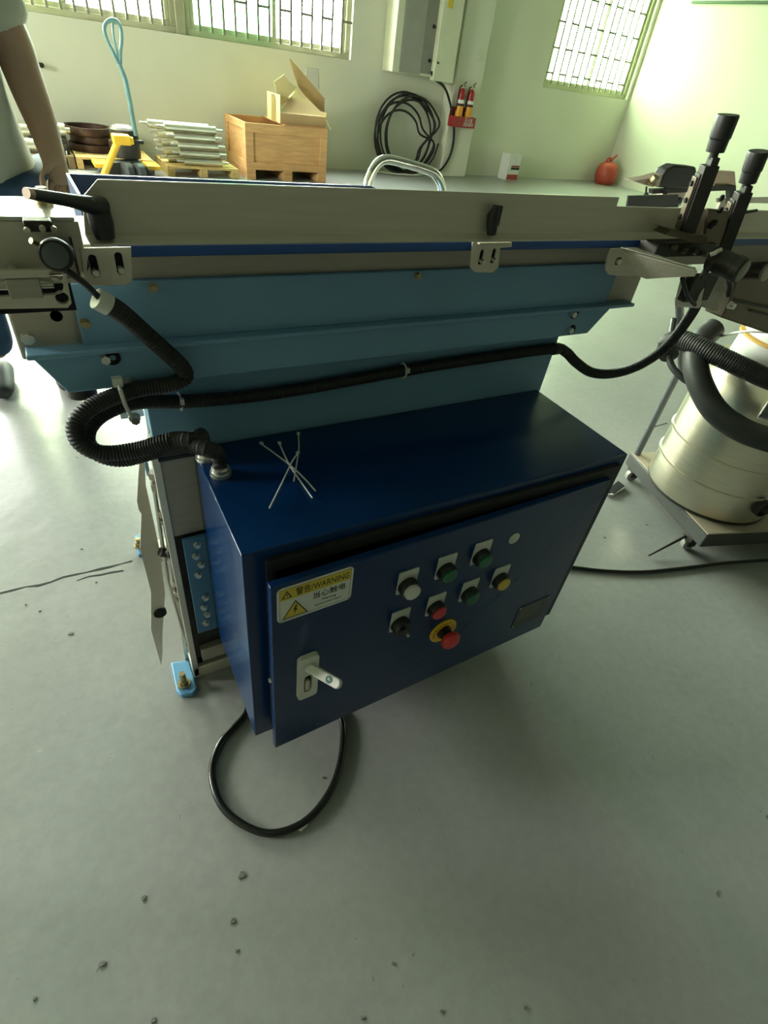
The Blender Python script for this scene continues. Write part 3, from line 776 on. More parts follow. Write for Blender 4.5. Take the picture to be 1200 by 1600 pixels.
lrect(ln, .03, .05, .97, .05 + .012, .0011); lrect(ln, .03, .948, .97, .96, .0011); lrect(ln, .03, .05, .03 + bw, .96, .0011); lrect(ln, .97 - bw, .05, .97, .96, .0011)
ln.build('label_border', 'print_grey', wlab, smooth=False)
text('警告/WARNING', wh * .235, 'print_black', wlab, loc(.235, .705, .0013), DE, (0, 0, 1), fit=ww * .70)
text('当心触电', wh * .205, 'print_black', wlab, loc(.45, .42, .0012), DE, (0, 0, 1), fit=ww * .44)
text('Warning', wh * .10, 'print_grey', wlab, loc(.58, .275, .0012), DE, (0, 0, 1), fit=ww * .20)
text('electric shock hazard', wh * .075, 'print_grey', wlab, loc(.49, .165, .0012), DE, (0, 0, 1), fit=ww * .36)
tri = MB().prism([loc(.06, .08, .0011), loc(.40, .08, .0011), loc(.23, .56, .0011)], DN * .0002).build('warning_triangle', 'print_black', wlab, smooth=False)
MB().prism([loc(.085, .105, .0013), loc(.375, .105, .0013), loc(.23, .515, .0013)], DN * .0002).build('triangle_fill', 'yellow_label', wlab, smooth=False)
MB().prism([loc(x, z, .0015) for x, z in ((.235, .42), (.20, .28), (.228, .285), (.212, .16), (.262, .31), (.236, .305), (.258, .42))], DN * .0002).build('lightning_bolt', 'print_black', wlab, smooth=False)
MB().prism([loc(.055, .69, .0011), loc(.19, .69, .0011), loc(.1225, .90, .0011)], DN * .0002).build('small_triangle', 'print_black', wlab, smooth=False)
MB().prism([loc(.08, .712, .0013), loc(.165, .712, .0013), loc(.1225, .855, .0013)], DN * .0002).build('small_triangle_fill', 'yellow_label', wlab, smooth=False)
lrect(MB(), .1165, .755, .1285, .82, .0015).build('exclamation_bar', 'print_black', wlab, smooth=False)
# door handle: recessed plate with the lever swung out
q = [gd(*p) for p in [(464, 1027), (496, 1016), (490, 1079), (468, 1087)]]
hs0, hs1, hz1, hz0 = q[0][0], q[1][0], (q[0][1] + q[1][1]) / 2, (q[2][1] + q[3][1]) / 2
hm = (hs0 + hs1) / 2; hw = (hs1 - hs0) / 2
hp = pl_door(MB(), rrect(hs0, hz0, hs1, hz1, hw * .45, 6), [slot(hm, (hz0 + hz1) / 2 - .016, hw * .85, (hz1 - hz0) * .42)], 0, .009).build('door_handle', 'white_plastic', cab, bevel=.0025)
pl_door(MB(), rrect(hm - hw * .5, hz0 + .008, hm + hw * .5, hz1 - .025, .002), [], .0003, .001).build('handle_shade_plate', 'dark', hp, smooth=False)  # dark sheet under the handle opening paints its shade
pl_door(MB(), rrect(hm - hw * .25, hz0 + .022, hm + hw * .2, hz0 + .05, .002), [], .001, .006).build('lock_barrel', 'steel', hp)
piv = dl(hm, hz1 - .028, .008)
tip = gy(533, 1071, DL.y - .066)
lvd = (tip - piv).normalized(); side = lvd.cross((DN * .55 + V((-.35, -.2, .75))).normalized()).normalized()
if side.z < 0: side = -side
thk = lvd.cross(side).normalized()
if thk.dot(DN) < 0: thk = -thk
LL = (tip - piv).length
lever = MB().prism([piv + lvd * x + side * y - thk * .004 for x, y in rrect(-.006, -.0085, LL, .0085, .0075, 6)], thk * .009)
lo = lever.build('handle_lever', 'white_plastic', hp, bevel=.002)
cs = piv + lvd * (LL - .022) + thk * .0052
MB().prism([cs + lvd * x + side * y for x, y in circ(0, 0, .0062, 20)], thk * .0004).build('lever_badge', 'teal', hp)
cq = cs + thk * .0005
MB().prism([cq + lvd * x + side * y for x, y in rrect(-.003, -.0007, .003, .0007, .0005)], thk * .0002).prism([cq + lvd * x + side * y for x, y in rrect(-.003, .0018, .0005, .003, .0005)], thk * .0002).build('badge_mark', 'white_plastic', hp)

# ---- loose zip ties on the cabinet top
def loose_tie(pts, label, zlift):
    P_ = [gz(x, y, CZ1 + .0014 + zlift) for x, y in pts]
    t = thing('zip_tie', label, 'zip tie', tuple(P_[0] - V((0, 0, .0014))), 'loose white zip ties on the cabinet top')
    sp = smooth_path(P_, 8)
    MB().tube(sp, .0013, 6).build('strap', 'tie', t)
    d = (sp[1] - sp[0]).normalized(); n2 = V((-d.y, d.x, 0)); c = sp[0]
    MB().prism([c - d * .004 - n2 * .0025, c + d * .002 - n2 * .0025, c + d * .002 + n2 * .0025, c - d * .004 + n2 * .0025], (0, 0, .003)).build('tie_head', 'tie', t)
loose_tie([(409, 694), (450, 724), (474, 746), (493, 767)], 'white zip tie reaching closest to the hose glands on the blue cabinet top', 0)
loose_tie([(437, 694), (450, 722), (466, 747), (488, 778)], 'white zip tie lying second from the hose glands on the blue cabinet top', .0026)
loose_tie([(466, 679), (467, 700), (463, 728), (459, 752)], 'white bent zip tie lying closest to the light blue panel, on the cabinet top', .0052)
loose_tie([(465, 709), (456, 722), (440, 756), (421, 794)], 'white zip tie lying closest to the door edge, on the cabinet top', .0078)

# ---- hoses
G1 = gz(345, 741, CZ1); G2 = gz(322, 716, CZ1)
def gland(p, name='cable_gland', par=cab):
    return MB().lathe([(.017, 0), (.017, .006), (.0145, .007), (.0145, .013), (.012, .015)], p, (0, 0, 1), 12).build(name, 'steel_bright', par)
gland(G1); gland(G2)
h1 = thing('ribbed_hose', 'black ribbed hose dropping from the round sensor and looping into the cabinet top', 'hose', tuple(gy(160, 470, .69)))
P1 = [gy(163, 472, .685), gy(190, 489, .70), gy(228, 522, .715), (gy(262, 552, .722)), gy(286, 576, .726), gy(288, 590, .728), gy(262, 601, .728), gy(215, 608, .726), gy(172, 622, .715), gy(136, 641, .70),
      gy(118, 665, .69), gy(126, 692, .68), gy(160, 708, .675), gy(215, 703, .67), gy(268, 688, .655)]
e1 = G2 + V((0, 0, .012))
P1 += [gy(305, 687, .645), e1 + V((-.002, .004, .03)), e1]
ribbed(MB(), P1, .0110).build('hose_sleeve', 'rubber', h1)
f0, f1 = gy(170, 477, .686), gy(150, 466, .684)
MB().cyl(f0, f1, .0122, n=18).build('hose_ferrule', 'white_plastic', h1)
MB().tube(smooth_path([gy(94, 418, .68), gy(112, 428, .672), gy(136, 446, .676), gy(158, 469, .684)], 8), .0035, 8).build('sensor_cable', 'black', h1)
h2 = thing('ribbed_hose', 'long black ribbed hose tied along the light blue panel to the gauge posts', 'hose', tuple(gy(630, 578, .785)))
P2 = [gy(1096, 442, .66), gy(1092, 466, .668), gy(1076, 497, .685), gy(1042, 541, .705), gy(1000, 570, .72), gy(960, 583, .74), gy(925, 582, .755), gy(900, 566, .77), gy(884, 550, .780), gy(862, 545, .785),
      gy(750, 560, .786), gy(630, 579, .786), gy(480, 606, .786), gy(380, 620, .786), gy(290, 627, .782), gy(215, 628, .760), gy(165, 644, .735), gy(139, 668, .715), gy(138, 694, .70), gy(160, 712, .69), gy(195, 717, .685),
      gy(250, 703, .665), gy(295, 696, .64), gy(328, 703, .62)]
e2 = G1 + V((0, 0, .012))
P2 += [e2 + V((-.001, .002, .026)), e2]
ribbed(MB(), P2, .0108).build('hose_sleeve', 'rubber', h2)
for (x, y, Y) in [(281, 627, .784), (630, 579, .786)]:
    p = gy(x, y, Y); b = MB()
    b.tube([p + V((.0005 * 0, cos(a) * .0125, sin(a) * .0135)) for a in [2 * pi * k / 16 for k in range(16)]], .0018, 6, closed=True)
    b.box(tuple(p + V((-.002, -.017, .002))), tuple(p + V((.004, -.010, .011))))
    b.build('hose_tie', 'tie', h2)
p = gy(868, 545, .785); MB().cyl(p + V((-.008, 0, 0)), p + V((.008, 0, 0)), .0128, n=16).build('hose_collar', 'dark_iron', h2)
# tie holding both hoses at the bolt
b = MB().tube([gy(183, 594, .722), gy(188, 610, .705), gy(196, 634, .70), gy(206, 652, .715)], .0028, 6).build('hose_tie', 'tie', h1)
p = gy(183, 595, .718); MB().box(tuple(p + V((-.006, -.006, -.006))), tuple(p + V((.006, .004, .005)))).build('tie_head', 'tie', h1)
p = gy(210, 652, .72); hexbolt(MB(), p, YN, .006, .012).build('hose_anchor', 'steel_bright', h1)
# ---- floor cables
cbl = [gz(383, 1117, .0075), gz(345, 1160, .0075), gz(331, 1210, .0075), gz(352, 1266, .0075), (gz(412, 1301, .0075)), gz(472, 1286, .0075), gz(515, 1237, .0075), gz(534, 1178, .0075), gz(533, 1122, .0075)]
pA, pB = cbl[0], cbl[-1]
pts = [V((.22, .74, .0075)), pA + V((.03, .045, 0))] + cbl + [pB + V((-.02, .06, 0)), V((.30, .70, .06)), V((.31, .74, .165))]
tag(MB().tube(smooth_path(pts, 10), .0075, 12).build('power_cable', 'black_gloss', None), 'black power cable lying in a loop on the floor under the cabinet door', 'cable')
pts = [gz(700, 860, .006), gz(800, 872, .006), gz(895, 886, .006), gz(950, 892, .006), gz(1010, 893, .006), gz(1080, 886, .006), gz(1140, 879, .006), gz(1215, 874, .006), gz(1330, 872, .006)]
tag(MB().tube(smooth_path(pts, 10), .0055, 10).build('floor_cable', 'black', None), 'thin black cable crossing the floor from behind the cabinet to the dolly', 'cable')
c = gz(471, 1291); 
tag(MB().prism([c + V(v) for v in ((-.012, 0, .001), (-.002, .010, .001), (.012, .008, .001), (.010, -.006, .001), (-.004, -.010, .001))], (.002, .001, .006)).build('plaster_chip', 'paper', None, smooth=False), 'small white chip on the floor beside the looped black cable', 'debris')
# ================================================================== RIGHT-HAND SIDE
# --- gauge posts on a cantilever plate
st = thing('gauge_stand', 'pair of dark upright adjusting posts with black knobs clamped over the conveyor end', 'gauge', tuple(gy(1075, 375, .65)))
A_ = gy(970, 388, .700); B_ = gz(1086, 420, A_.z)
pn = V(((B_ - A_).y, -(B_ - A_).x, 0)).normalized()
web = [gp(x, y, A_, pn) for x, y in [(970, 388), (1086, 420), (1089, 424), (1085, 432), (1040, 434), (1010, 436), (995, 431)]]
MB().prism(web, pn * -.0035).build('support_plate', 'steel_dull', st)
MB().prism([A_, B_, V((B_.x, .705, A_.z)), V((A_.x, .705, A_.z))], (0, 0, -.0035)).build('support_top', 'steel', st)
MB().tube([A_ + V((0, 0, .001)) + pn * .001, B_ + V((0, 0, .001)) + pn * .001], .0016, 8).build('edge_highlight_strip', 'steel_bright', st)  # bright strip added to imitate the highlight along the plate's upper edge
ear = [gy(x, y, .697) for x, y in [(968, 388), (956, 389), (951, 400), (947, 415), (947, 423), (951, 429), (968, 431), (996, 431), (999, 397)]]
c_ = gy(966, 408, .697)
es_ = MB().plate([(p.x, p.z) for p in ear], [slot(c_.x, c_.z, .017, .013)], (0, .697, 0), (1, 0, 0), (0, 0, 1), (0, .0035, 0)).build('support_ear', 'steel', st)
MB().box((c_.x - .010, .7005, c_.z - .008), (c_.x + .010, .702, c_.z + .008)).build('ear_shade_plate', 'dark', es_, smooth=False)  # dark plate closes the ear slot and paints its shade
MB().cyl(c_ + V((-.002, .003, 0)), c_ + V((-.002, -.006, 0)), .0048, n=12).build('ear_screw', 'steel_bright', es_)
def post(base, top, w, dep, body0, cap0, capr, face):
    b, t = base, top
    ax = (t - b).normalized()
    e1 = V((1, -.55, 0)); e1 = (e1 - ax * e1.dot(ax)).normalized(); e2 = ax.cross(e1)
    L = (t - b).length
    def blk(x0, x1, y0, y1, z0, z1): return [b + e1 * x + e2 * y + ax * (L * z) for z in (z0, z1) for (x, y) in ((x0, y0), (x1, y0), (x1, y1), (x0, y1))]
    def addb(mb, *a):
        ps = blk(*a); return mb.add(ps, [(0, 3, 2, 1), (4, 5, 6, 7), (0, 1, 5, 4), (1, 2, 6, 5), (2, 3, 7, 6), (3, 0, 4, 7)])
    m = MB()
    addb(m, -w * .5, w * .5, -dep * .5, dep * .5, 0, body0)
    addb(m, -w * .22, w * .30, -dep * .55, dep * .35, body0, body0 + .07)
    addb(m, -w * .60, -w * .30, -dep * .3, dep * .55, .04, body0 - .07)
    po = m.build('gauge_post', 'dark_iron', st, bevel=.0012)
    f = MB(); addb(f, -w * .74, -w * .60, -dep * .25, dep * .5, .02, body0 - .10)
    f.build('post_face', face, po, bevel=.001)
    g = MB(); addb(g, w * .5, w * .62, -dep * .2, dep * .2, .0, body0 - .04)
    g.build('post_rail', 'black', po)
    for k in range(3):
        q = b + e1 * (-w * .74) + ax * (L * (.14 + .15 * k)) + e2 * (dep * .12)
        MB().cyl(q, q - e1 * .003, .0042, n=12).build('post_screw', 'dark', po)
    kb = MB().lathe([(capr * .42, L * (body0 + .05) - L * cap0), (capr * .42, 0), (capr * .86, .001), (capr * .90, .018), (capr * .98, .020), (capr * 1.04, L * (1 - cap0) - .003), (capr * .98, L * (1 - cap0))], b + ax * (L * cap0), ax, 28)
    kb.build('knob', 'black', po, ang=.5)
    return po
post(gy(1072, 362, .66), gy(1138, 179, .66), .024, .022, .60, .705, .0166, 'bronze')
post(gy(1128, 392, .67), gy(1186, 236, .67), .024, .022, .62, .705, .0168, 'bronze')
MB().prism([gy(1050, 360, .655), gy(1038, 355, .66), gy(1080, 366, .64), gy(1108, 368, .64), gy(1106, 382, .64), gy(1082, 378, .64), gy(1040, 367, .66)], (0, .03, 0)).build('clamp_block', 'bronze', st, bevel=.0012)
MB().box(tuple(gy(1030, 382, .66)), tuple(gy(1112, 400, .66) + V((0, .04, 0)))).build('clamp_base', 'dark_iron', st, bevel=.002)
for x, y in ((1050, 385), (1066, 390), (1084, 392), (1098, 396)):
    hexbolt(MB(), gy(x, y, .66), YN, .0055, .009, False).build('clamp_screw', 'bronze', st)
pa = [gy(x, y, .668) for x, y in [(1108, 326), (1140, 330), (1128, 388), (1100, 384)]]
ap = MB().prism(pa, (0, .006, 0)).build('slide_plate', 'bronze', st, bevel=.001)
for x, y in ((1127, 309), (1125, 328), (1116, 348), (1110, 353)):
    p = gy(x, y, .667); MB().cyl(p, p + YN * .003, .0052, n=14).build('plate_hole_shade', 'dark', ap)  # dark discs on the surface paint the shade of holes
MB().cyl(gy(1158, 333, .66), gy(1182, 329, .66), .0028, n=10).build('side_screw', 'dark_iron', st)
# round sensor barrel
bx = thing('barrel_sensor', 'dark grey barrel sensor with pale round end, under the knobbed posts', 'sensor', tuple(gy(1130, 412, .62)))
c0, c1 = gy(1110, 402, .640), gy(1158, 423, .580)
ax = (c1 - c0).normalized(); L = (c1 - c0).length
MB().lathe([(.017, 0), (.0205, .002), (.0212, L * .75), (.0228, L * .78), (.0228, L), (.0195, L + .003)], c0, ax, 30).build('sensor_body', 'dark_iron', bx)
MB().lathe([(.0185, L + .002), (.0185, L + .004), (.016, L + .0055)], c0, ax, 30).build('sensor_face', 'door_grey', bx)
for x, y in ((1110, 398), (1118, 394), (1122, 400)):
    p = gy(x, y, .625); MB().cyl(p, p + V((.006, -.006, .006)), .004, n=8).build('sensor_nut', 'steel_bright', bx)
MB().tube(smooth_path([gy(1098, 432, .63), gy(1105, 420, .61), gy(1112, 412, .612)], 8), .006, 8).build('sensor_cable', 'black', bx)
MB().tube(smooth_path([gy(1066, 434, .655), gy(1070, 450, .650), gy(1076, 465, .65), gy(1086, 476, .655)], 8), .0045, 8).build('sensor_cable', 'black', bx)
# clamp castings under the plate
cu_ = MB().cyl(gy(1060, 455, .70), gy(1100, 457, .66), .030, n=24).build('clamp_tube', 'steel', st, bevel=.002)
MB().box(tuple(gy(1088, 432, .65)), tuple(gy(1106, 470, .65) + V((0, .02, 0)))).build('clamp_stem', 'dark_iron', st, bevel=.003)
MB().prism([gy(x, y, .655) for x, y in [(1106, 436), (1134, 432), (1136, 452), (1124, 470), (1122, 486), (1112, 486), (1092, 476), (1100, 460)]], (0, .03, 0)).build('clamp_casting', 'steel_dull', st, bevel=.002)
MB().tube(smooth_path([gy(1136, 430, .645), gy(1141, 445, .643), gy(1138, 462, .645)], 6), .005, 8).build('clamp_cable', 'black', st)
p = gy(1140, 476, .65); hexbolt(MB(), p, YN, .006, .012).build('clamp_bolt', 'steel_bright', st)
# back guide brackets seen past the posts
bgk = thing('back_bracket', 'black curved stop on a bolted bracket behind the conveyor guide', 'bracket', tuple(gy(1055, 300, .95)))
MB().prism([gy(x, y, .95) for x, y in [(1028, 293), (1036, 276), (1044, 264), (1056, 258), (1088, 261), (1092, 292), (1086, 296)]], (0, .03, 0)).build('curved_stop', 'grey_rubber', bgk, bevel=.004)
MB().prism([gy(x, y, .94) for x, y in [(991, 283), (1020, 278), (1036, 273), (1030, 291), (1018, 292)]], (0, .03, 0)).build('stop_plate', 'pink_steel', bgk, bevel=.001)
p = gy(1018, 283, .938); hexbolt(MB(), p + V((0, 0, -.004)), (0, -.5, .8), .0085, .016).build('stop_bolt', 'brass', bgk)
for x in (1010, 1039):
    MB().cyl(gy(x, 292, .95), gy(x - 1, 309, .95), .0022, n=8).cyl(gy(x, 302, .95), gy(x - 1, 309, .95), .005, n=8).build('stop_stud', 'dark_iron', bgk)
MB().box(tuple(gy(1040, 296, .96)), tuple(gy(1064, 322, .96) + V((0, .02, 0)))).build('stop_block', 'pink_steel', bgk, bevel=.002)
p = gy(1060, 313, .955); MB().cyl(p, p + YN * .006, .007, n=12).build('stop_screw', 'black', bgk)
MB().prism([gy(x, y, .97) for x, y in [(1112, 266), (1148, 268), (1150, 292), (1116, 290)]], (0, .01, 0)).build('stop_sheet', 'pink_steel', bgk)
MB().prism([gy(x, y, .955) for x, y in [(1020, 296), (1150, 290), (1150, 297), (1020, 303)]], (0, .012, 0)).prism([gy(1140, 290, .955), gy(1150, 290, .955), gy(1150, 345, .955), gy(1140, 345, .955)], (0, .012, 0)).build('stop_rail', 'dark_iron', bgk)
xq = gy(1145, 330, .955).x; zq = gy(1145, 345, .955).z
MB().box((xq - .012, .85, .998), (xq + .012, .967, 1.006)).box((xq - .012, .957, 1.0), (xq + .012, .967, zq + .01)).build('stop_arm', 'dark_iron', bgk, bevel=.001)
# neighbouring drive unit at the frame edge
dv = thing('drive_unit', 'dark brown drive unit hanging below the conveyor beside the barrel sensor', 'motor', tuple(gy(1180, 470, .70)))
dp = [gy(x, y, .70) for x, y in [(1152, 436), (1290, 425), (1290, 552), (1128, 497), (1138, 478)]]
MB().prism(dp, (0, .05, 0)).build('drive_housing', 'bronze', dv, bevel=.004)
for (a, b, c, d, w) in [(1141, 470, 1290, 500, .006), (1170, 486, 1290, 516, .005)]:
    p, q = gy(a, b, .699), gy(c, d, .699)
    MB().prism([p, q, q + V((0, 0, w)), p + V((0, 0, w))], (0, -.004, 0)).build('housing_fin', 'dark_iron', dv, bevel=.001)
MB().prism([gy(x, y, .72) for x, y in [(1160, 424), (1290, 416), (1290, 426), (1160, 436)]], (0, .06, 0)).build('drive_flange', 'dark_iron', dv, bevel=.002)
p = gy(1196, 424, .70); MB().lathe([(.02, 0), (.02, .006), (.016, .008)], p, YN, 20).build('drive_cap', 'steel_dull', dv)

# --- dolly
dA, dB = gz(985, 706, .12), gz(1106, 836, .12)
de1 = (dA - dB); dl1 = de1.length; de1.normalize(); de2 = V((de1.y, -de1.x, 0))
def DP(a, b, z): return dB + de1 * a + de2 * b + V((0, 0, z - .12))
dol = thing('vacuum_dolly', 'low grey dolly on casters with a tall grey push pole, under the vacuum cleaner', 'dolly', tuple(DP(.25, .27, 0)))
xf = lambda a, b, z: DP(a, b, z)
MB().box((0, 0, .062), (dl1, .58, .116), xf).build('dolly_frame', 'dolly_side', dol, bevel=.004)
MB().box((.004, .004, .116), (dl1 - .004, .576, .121), xf).build('dolly_board', 'dolly_top', dol, bevel=.001)
for k, (a, b) in enumerate([(.06, .03), (dl1 - .03, .045), (.05, .52), (dl1 - .05, .52)]):
    cst = MB().box((a - .022, b - .030, .045), (a + .022, b + .006, .062), xf).box((a - .018, b - .028, .022), (a - .013, b + .004, .05), xf).box((a + .013, b - .028, .022), (a + .018, b + .004, .05), xf).build('caster', 'dark_iron', dol, bevel=.002)
    c = DP(a, b - .012, .026)
    MB().lathe([(.018, -.011), (.0255, -.009), (.0255, .009), (.018, .011)], c, de1, 22).build('caster_wheel', 'grey_plastic', cst)
    if k == 0:
        MB().tube([DP(a + .01, b - .03, .05), gz(1035, 857, .02), gz(1014, 868, .010)], [.006, .004, .003], 8).build('brake_pedal', 'dark_iron', cst)
pb0 = DP(dl1 - .018, .02, .118)
pm = gy(1043, 576, pb0.y); pm2 = V((pb0.x, pb0.y, pm.z)); pt = gy(1061, 466, pb0.y)
MB().tube([pb0, pm2, pm2 * .55 + pt * .45, pt], .0125, 14).build('push_pole', 'pole', dol)
# --- vacuum cleaner
vc = V((1.945, .775, .1215))
vac = thing('vacuum_cleaner', 'stainless drum vacuum cleaner with thick black hoses standing on the grey dolly', 'vacuum', tuple(vc))
RD = .212
ZR1, ZR2 = .115, .215
prof = [(RD * .93, 0), (RD * .985, .008), (RD, .02)]
for zz in (ZR1, ZR2):
    prof += [(RD, zz - .006), (RD + .005, zz - .003), (RD + .005, zz + .003), (RD, zz + .006)]
prof += [(RD, .345), (RD + .005, .352), (RD + .003, .36), (RD - .02, .367)]
MB().lathe(prof, vc, (0, 0, 1), 64).build('drum', 'drum_steel', vac, ang=.5)
MB().lathe([(RD * .95, 0), (RD * .99, .002), (RD * .99, .012), (RD * .95, .014)], vc, (0, 0, 1), 64).build('drum_base_ring', 'dark_iron', vac)
MB().lathe([(RD - .015, .365), (RD - .012, .47), (RD - .02, .485), (RD - .06, .49)], vc, (0, 0, 1), 64).build('drum_lid', 'drum_steel', vac)
MB().lathe([(RD - .05, .49), (RD - .055, .57), (RD - .075, .60), (.02, .61)], vc, (0, 0, 1), 48).build('motor_head', 'label_grey', vac)
MB().lathe([(RD - .047, .57), (RD - .047, .577), (RD - .055, .579)], vc, (0, 0, 1), 48).build('head_trim', 'orange', vac)
for aa in (-150, -100):
    d = V((cos(radians(aa)), sin(radians(aa)), 0)); t = V((-d.y, d.x, 0)); c = vc + d * (RD - .006) + V((0, 0, .39))
    q = MB().prism([c - t * .014, c + t * .014, c + t * .014 + V((0, 0, .075)), c - t * .014 + V((0, 0, .075))], d * .008).build('lid_clasp', 'chrome', vac, bevel=.002)
    MB().tube([c + d * .012 + t * (-.012) + V((0, 0, .02)), c + d * .016 - t * .012 + V((0, 0, .06)), c + d * .016 + t * .012 + V((0, 0, .06)), c + d * .012 + t * .012 + V((0, 0, .02))], .003, 8).build('clasp_wire', 'steel_bright', q)
d = V((cos(radians(-105)), sin(radians(-105)), 0)); c = vc + d * RD + V((0, 0, .09))
MB().lathe([(.03, -.01), (.03, .02), (.026, .024), (.022, .010)], c, d, 24).build('drain_port', 'dark_iron', vac)
def vpt(x, y, X): return gx(x, y, X)
ribbed(MB(), [vpt(1046, 556, 1.62), vpt(1043, 538, 1.64), vpt(1062, 531, 1.62), vpt(1090, 541, 1.62), vpt(1122, 556, 1.64), vpt(1160, 574, 1.68), vpt(1205, 594, 1.76), vpt(1260, 612, 1.84)], .0285, .007, .04, 16).build('suction_hose', 'grey_rubber', vac)
MB().tube(smooth_path([vpt(1114, 514, 1.72), vpt(1094, 534, 1.66), vpt(1086, 562, 1.62), vpt(1094, 600, 1.60), vpt(1118, 642, 1.60), vpt(1160, 672, 1.63), vpt(1212, 690, 1.68), vpt(1260, 700, 1.75)], 10), .035, 18).build('outlet_hose', 'grey_rubber', vac)
MB().tube(smooth_path([vpt(1052, 500, 1.70), vpt(1047, 535, 1.64), vpt(1048, 568, 1.62), vpt(1066, 590, 1.62), vpt(1090, 606, 1.64), vpt(1130, 640, 1.70)], 10), .0105, 10).build('cable_sleeve', 'grey_rubber', vac)
MB().tube(smooth_path([vpt(1108, 532, 1.74), vpt(1140, 522, 1.72), vpt(1170, 518, 1.70), vpt(1210, 520, 1.72)], 8), .0035, 8).build('power_lead', 'white_plastic', vac)
# small black-and-white item on the floor behind the cabinet's corner
sm = thing('wheel_lock', 'small black and white piece on the floor beside the cabinet corner and dolly', 'wedge', tuple(gz(958, 770)))
MB().prism([gz(x, y, 0.0) for x, y in [(948, 768), (964, 755), (974, 763), (957, 776)]], (0, 0, .014)).build('black_wedge', 'dark', sm, bevel=.002)
MB().prism([gz(x, y, 0.0) for x, y in [(948, 776), (957, 777), (974, 766), (974, 762), (957, 773)]], (0, 0, .012)).build('white_edge', 'white_plastic', sm, bevel=.001)
# ================================================================== BACKGROUND
# --- chrome push handle of a cart standing behind the machine
Yc = 1.42
hp_ = [gy(572, 300, Yc), gy(576, 282, Yc), gy(588, 258, Yc), gy(604, 249, Yc), gy(630, 254, Yc), gy(660, 263, Yc), gy(678, 271, Yc), gy(688, 285, Yc), gy(692, 302, Yc)]
xa, xb = hp_[0].x, hp_[-1].x
crt = thing('push_cart', 'cart with a bent chrome push handle rising behind the conveyor guide', 'cart', ((xa + xb) / 2, 1.7, 0))
MB().tube([V((xa, Yc, .20))] + smooth_path(hp_, 8) + [V((xb, Yc, .20))], .0115, 16).build('push_handle', 'chrome', crt)
MB().box((xa - .05, Yc - .03, .17), (xb + .05, 2.0, .20)).build('platform', 'dolly_side', crt, bevel=.004)
for (x, y) in ((xa, Yc + .05), (xb, Yc + .05), (xa, 1.93), (xb, 1.93)):
    w = MB().box((x - .02, y - .03, .10), (x + .02, y + .03, .17)).build('caster', 'dark_iron', crt)
    MB().cyl(V((x - .015, y, .055)), V((x + .015, y, .055)), .055, n=24).build('caster_wheel', 'grey_rubber', w)

# --- plywood crate
KX0, KX1, KY0, KY1, KZ = gy(386, 280, 7.13).x, gy(509, 284, 7.13).x, 7.13, 7.95, gy(385, 195, 7.13).z
KZ = .545
crate = thing('plywood_crate', 'open plywood crate on skids with a torn carton on top', 'crate', ((KX0 + KX1) / 2, 7.5, 0))
MB().box((KX0 + .02, KY0 + .02, .12), (KX1 - .02, KY0 + .035, KZ - .005)).build('front_panel', 'wood', crate)
MB().box((KX0 + .02, KY1 - .035, .12), (KX1 - .02, KY1 - .02, KZ - .005)).build('back_panel', 'wood_in', crate)
MB().box((KX0 + .02, KY0 + .035, .12), (KX0 + .035, KY1 - .035, KZ - .005)).build('side_panel', 'wood', crate)
MB().box((KX1 - .035, KY0 + .035, .12), (KX1 - .02, KY1 - .035, KZ - .005)).build('side_panel', 'wood', crate)
MB().box((KX0 + .02, KY0 + .02, .10), (KX1 - .02, KY1 - .02, .12)).build('bottom_panel', 'wood_in', crate)
for (a, b) in (((KX0, KY0, .10), (KX1, KY0 + .02, .175)), ((KX0, KY0, KZ - .09), (KX1, KY0 + .02, KZ)), ((KX0, KY0, .175), (KX0 + .09, KY0 + .02, KZ - .09)), ((KX1 - .09, KY0, .175), (KX1, KY0 + .02, KZ - .09)),
               ((KX0, KY0 + .02, .10), (KX0 + .02, KY1, .175)), ((KX0, KY0 + .02, KZ - .07), (KX0 + .02, KY1, KZ)), ((KX0, KY0 + .02, .175), (KX0 + .02, KY0 + .10, KZ - .07)), ((KX0, KY1 - .09, .175), (KX0 + .02, KY1, KZ - .07)),
               ((KX1 - .02, KY0 + .02, KZ - .07), (KX1, KY1, KZ)), ((KX0 + .02, KY1 - .02, KZ - .07), (KX1 - .02, KY1, KZ))):
    MB().box(a, b).build('batten', 'wood', crate, bevel=.003)
for x in (KX0, (KX0 + KX1) / 2 - .05, KX1 - .11):
    MB().box((x, KY0, 0), (x + .11, KY1, .10)).build('skid', 'wood', crate, bevel=.003)
MB().box((KX0 + .46, KY0 + .005, KZ), (KX1 - .01, KY1 - .02, KZ + .012)).build('lid_board', 'wood_in', crate)
# --- torn open carton on the crate
kz = KZ + .012
ctn = thing('open_carton', 'torn open brown carton with raised flaps lying on the plywood crate', 'carton', (KX0 + .75, 7.35, kz))
TK = V((0, .006, 0))
fy = KY0 + .06
def cp(pts, Y, t=.006, m='carton', n='carton_wall'):
    MB().prism([gy(x, y, Y) for x, y in pts], (0, t, 0)).build(n, m, ctn, smooth=False)
fl_ = gy(439, 182, fy); fr_ = gy(511, 187, fy)
X0c, X1c = gy(438, 195, fy).x, gy(510, 199, fy).x
MB().box((X0c, fy, kz), (X1c, fy + .006, kz + .10)).build('carton_wall', 'carton', ctn, smooth=False)
MB().box((X0c, fy + .006, kz), (X1c, fy + .45, kz + .005)).build('carton_base', 'carton', ctn, smooth=False)
MB().box((X0c, fy + .006, kz + .005), (X0c + .006, fy + .45, kz + .26)).build('carton_wall', 'carton_pale', ctn, smooth=False)
MB().box((X1c - .006, fy + .006, kz + .005), (X1c, fy + .45, kz + .14)).build('carton_wall', 'carton', ctn, smooth=False)
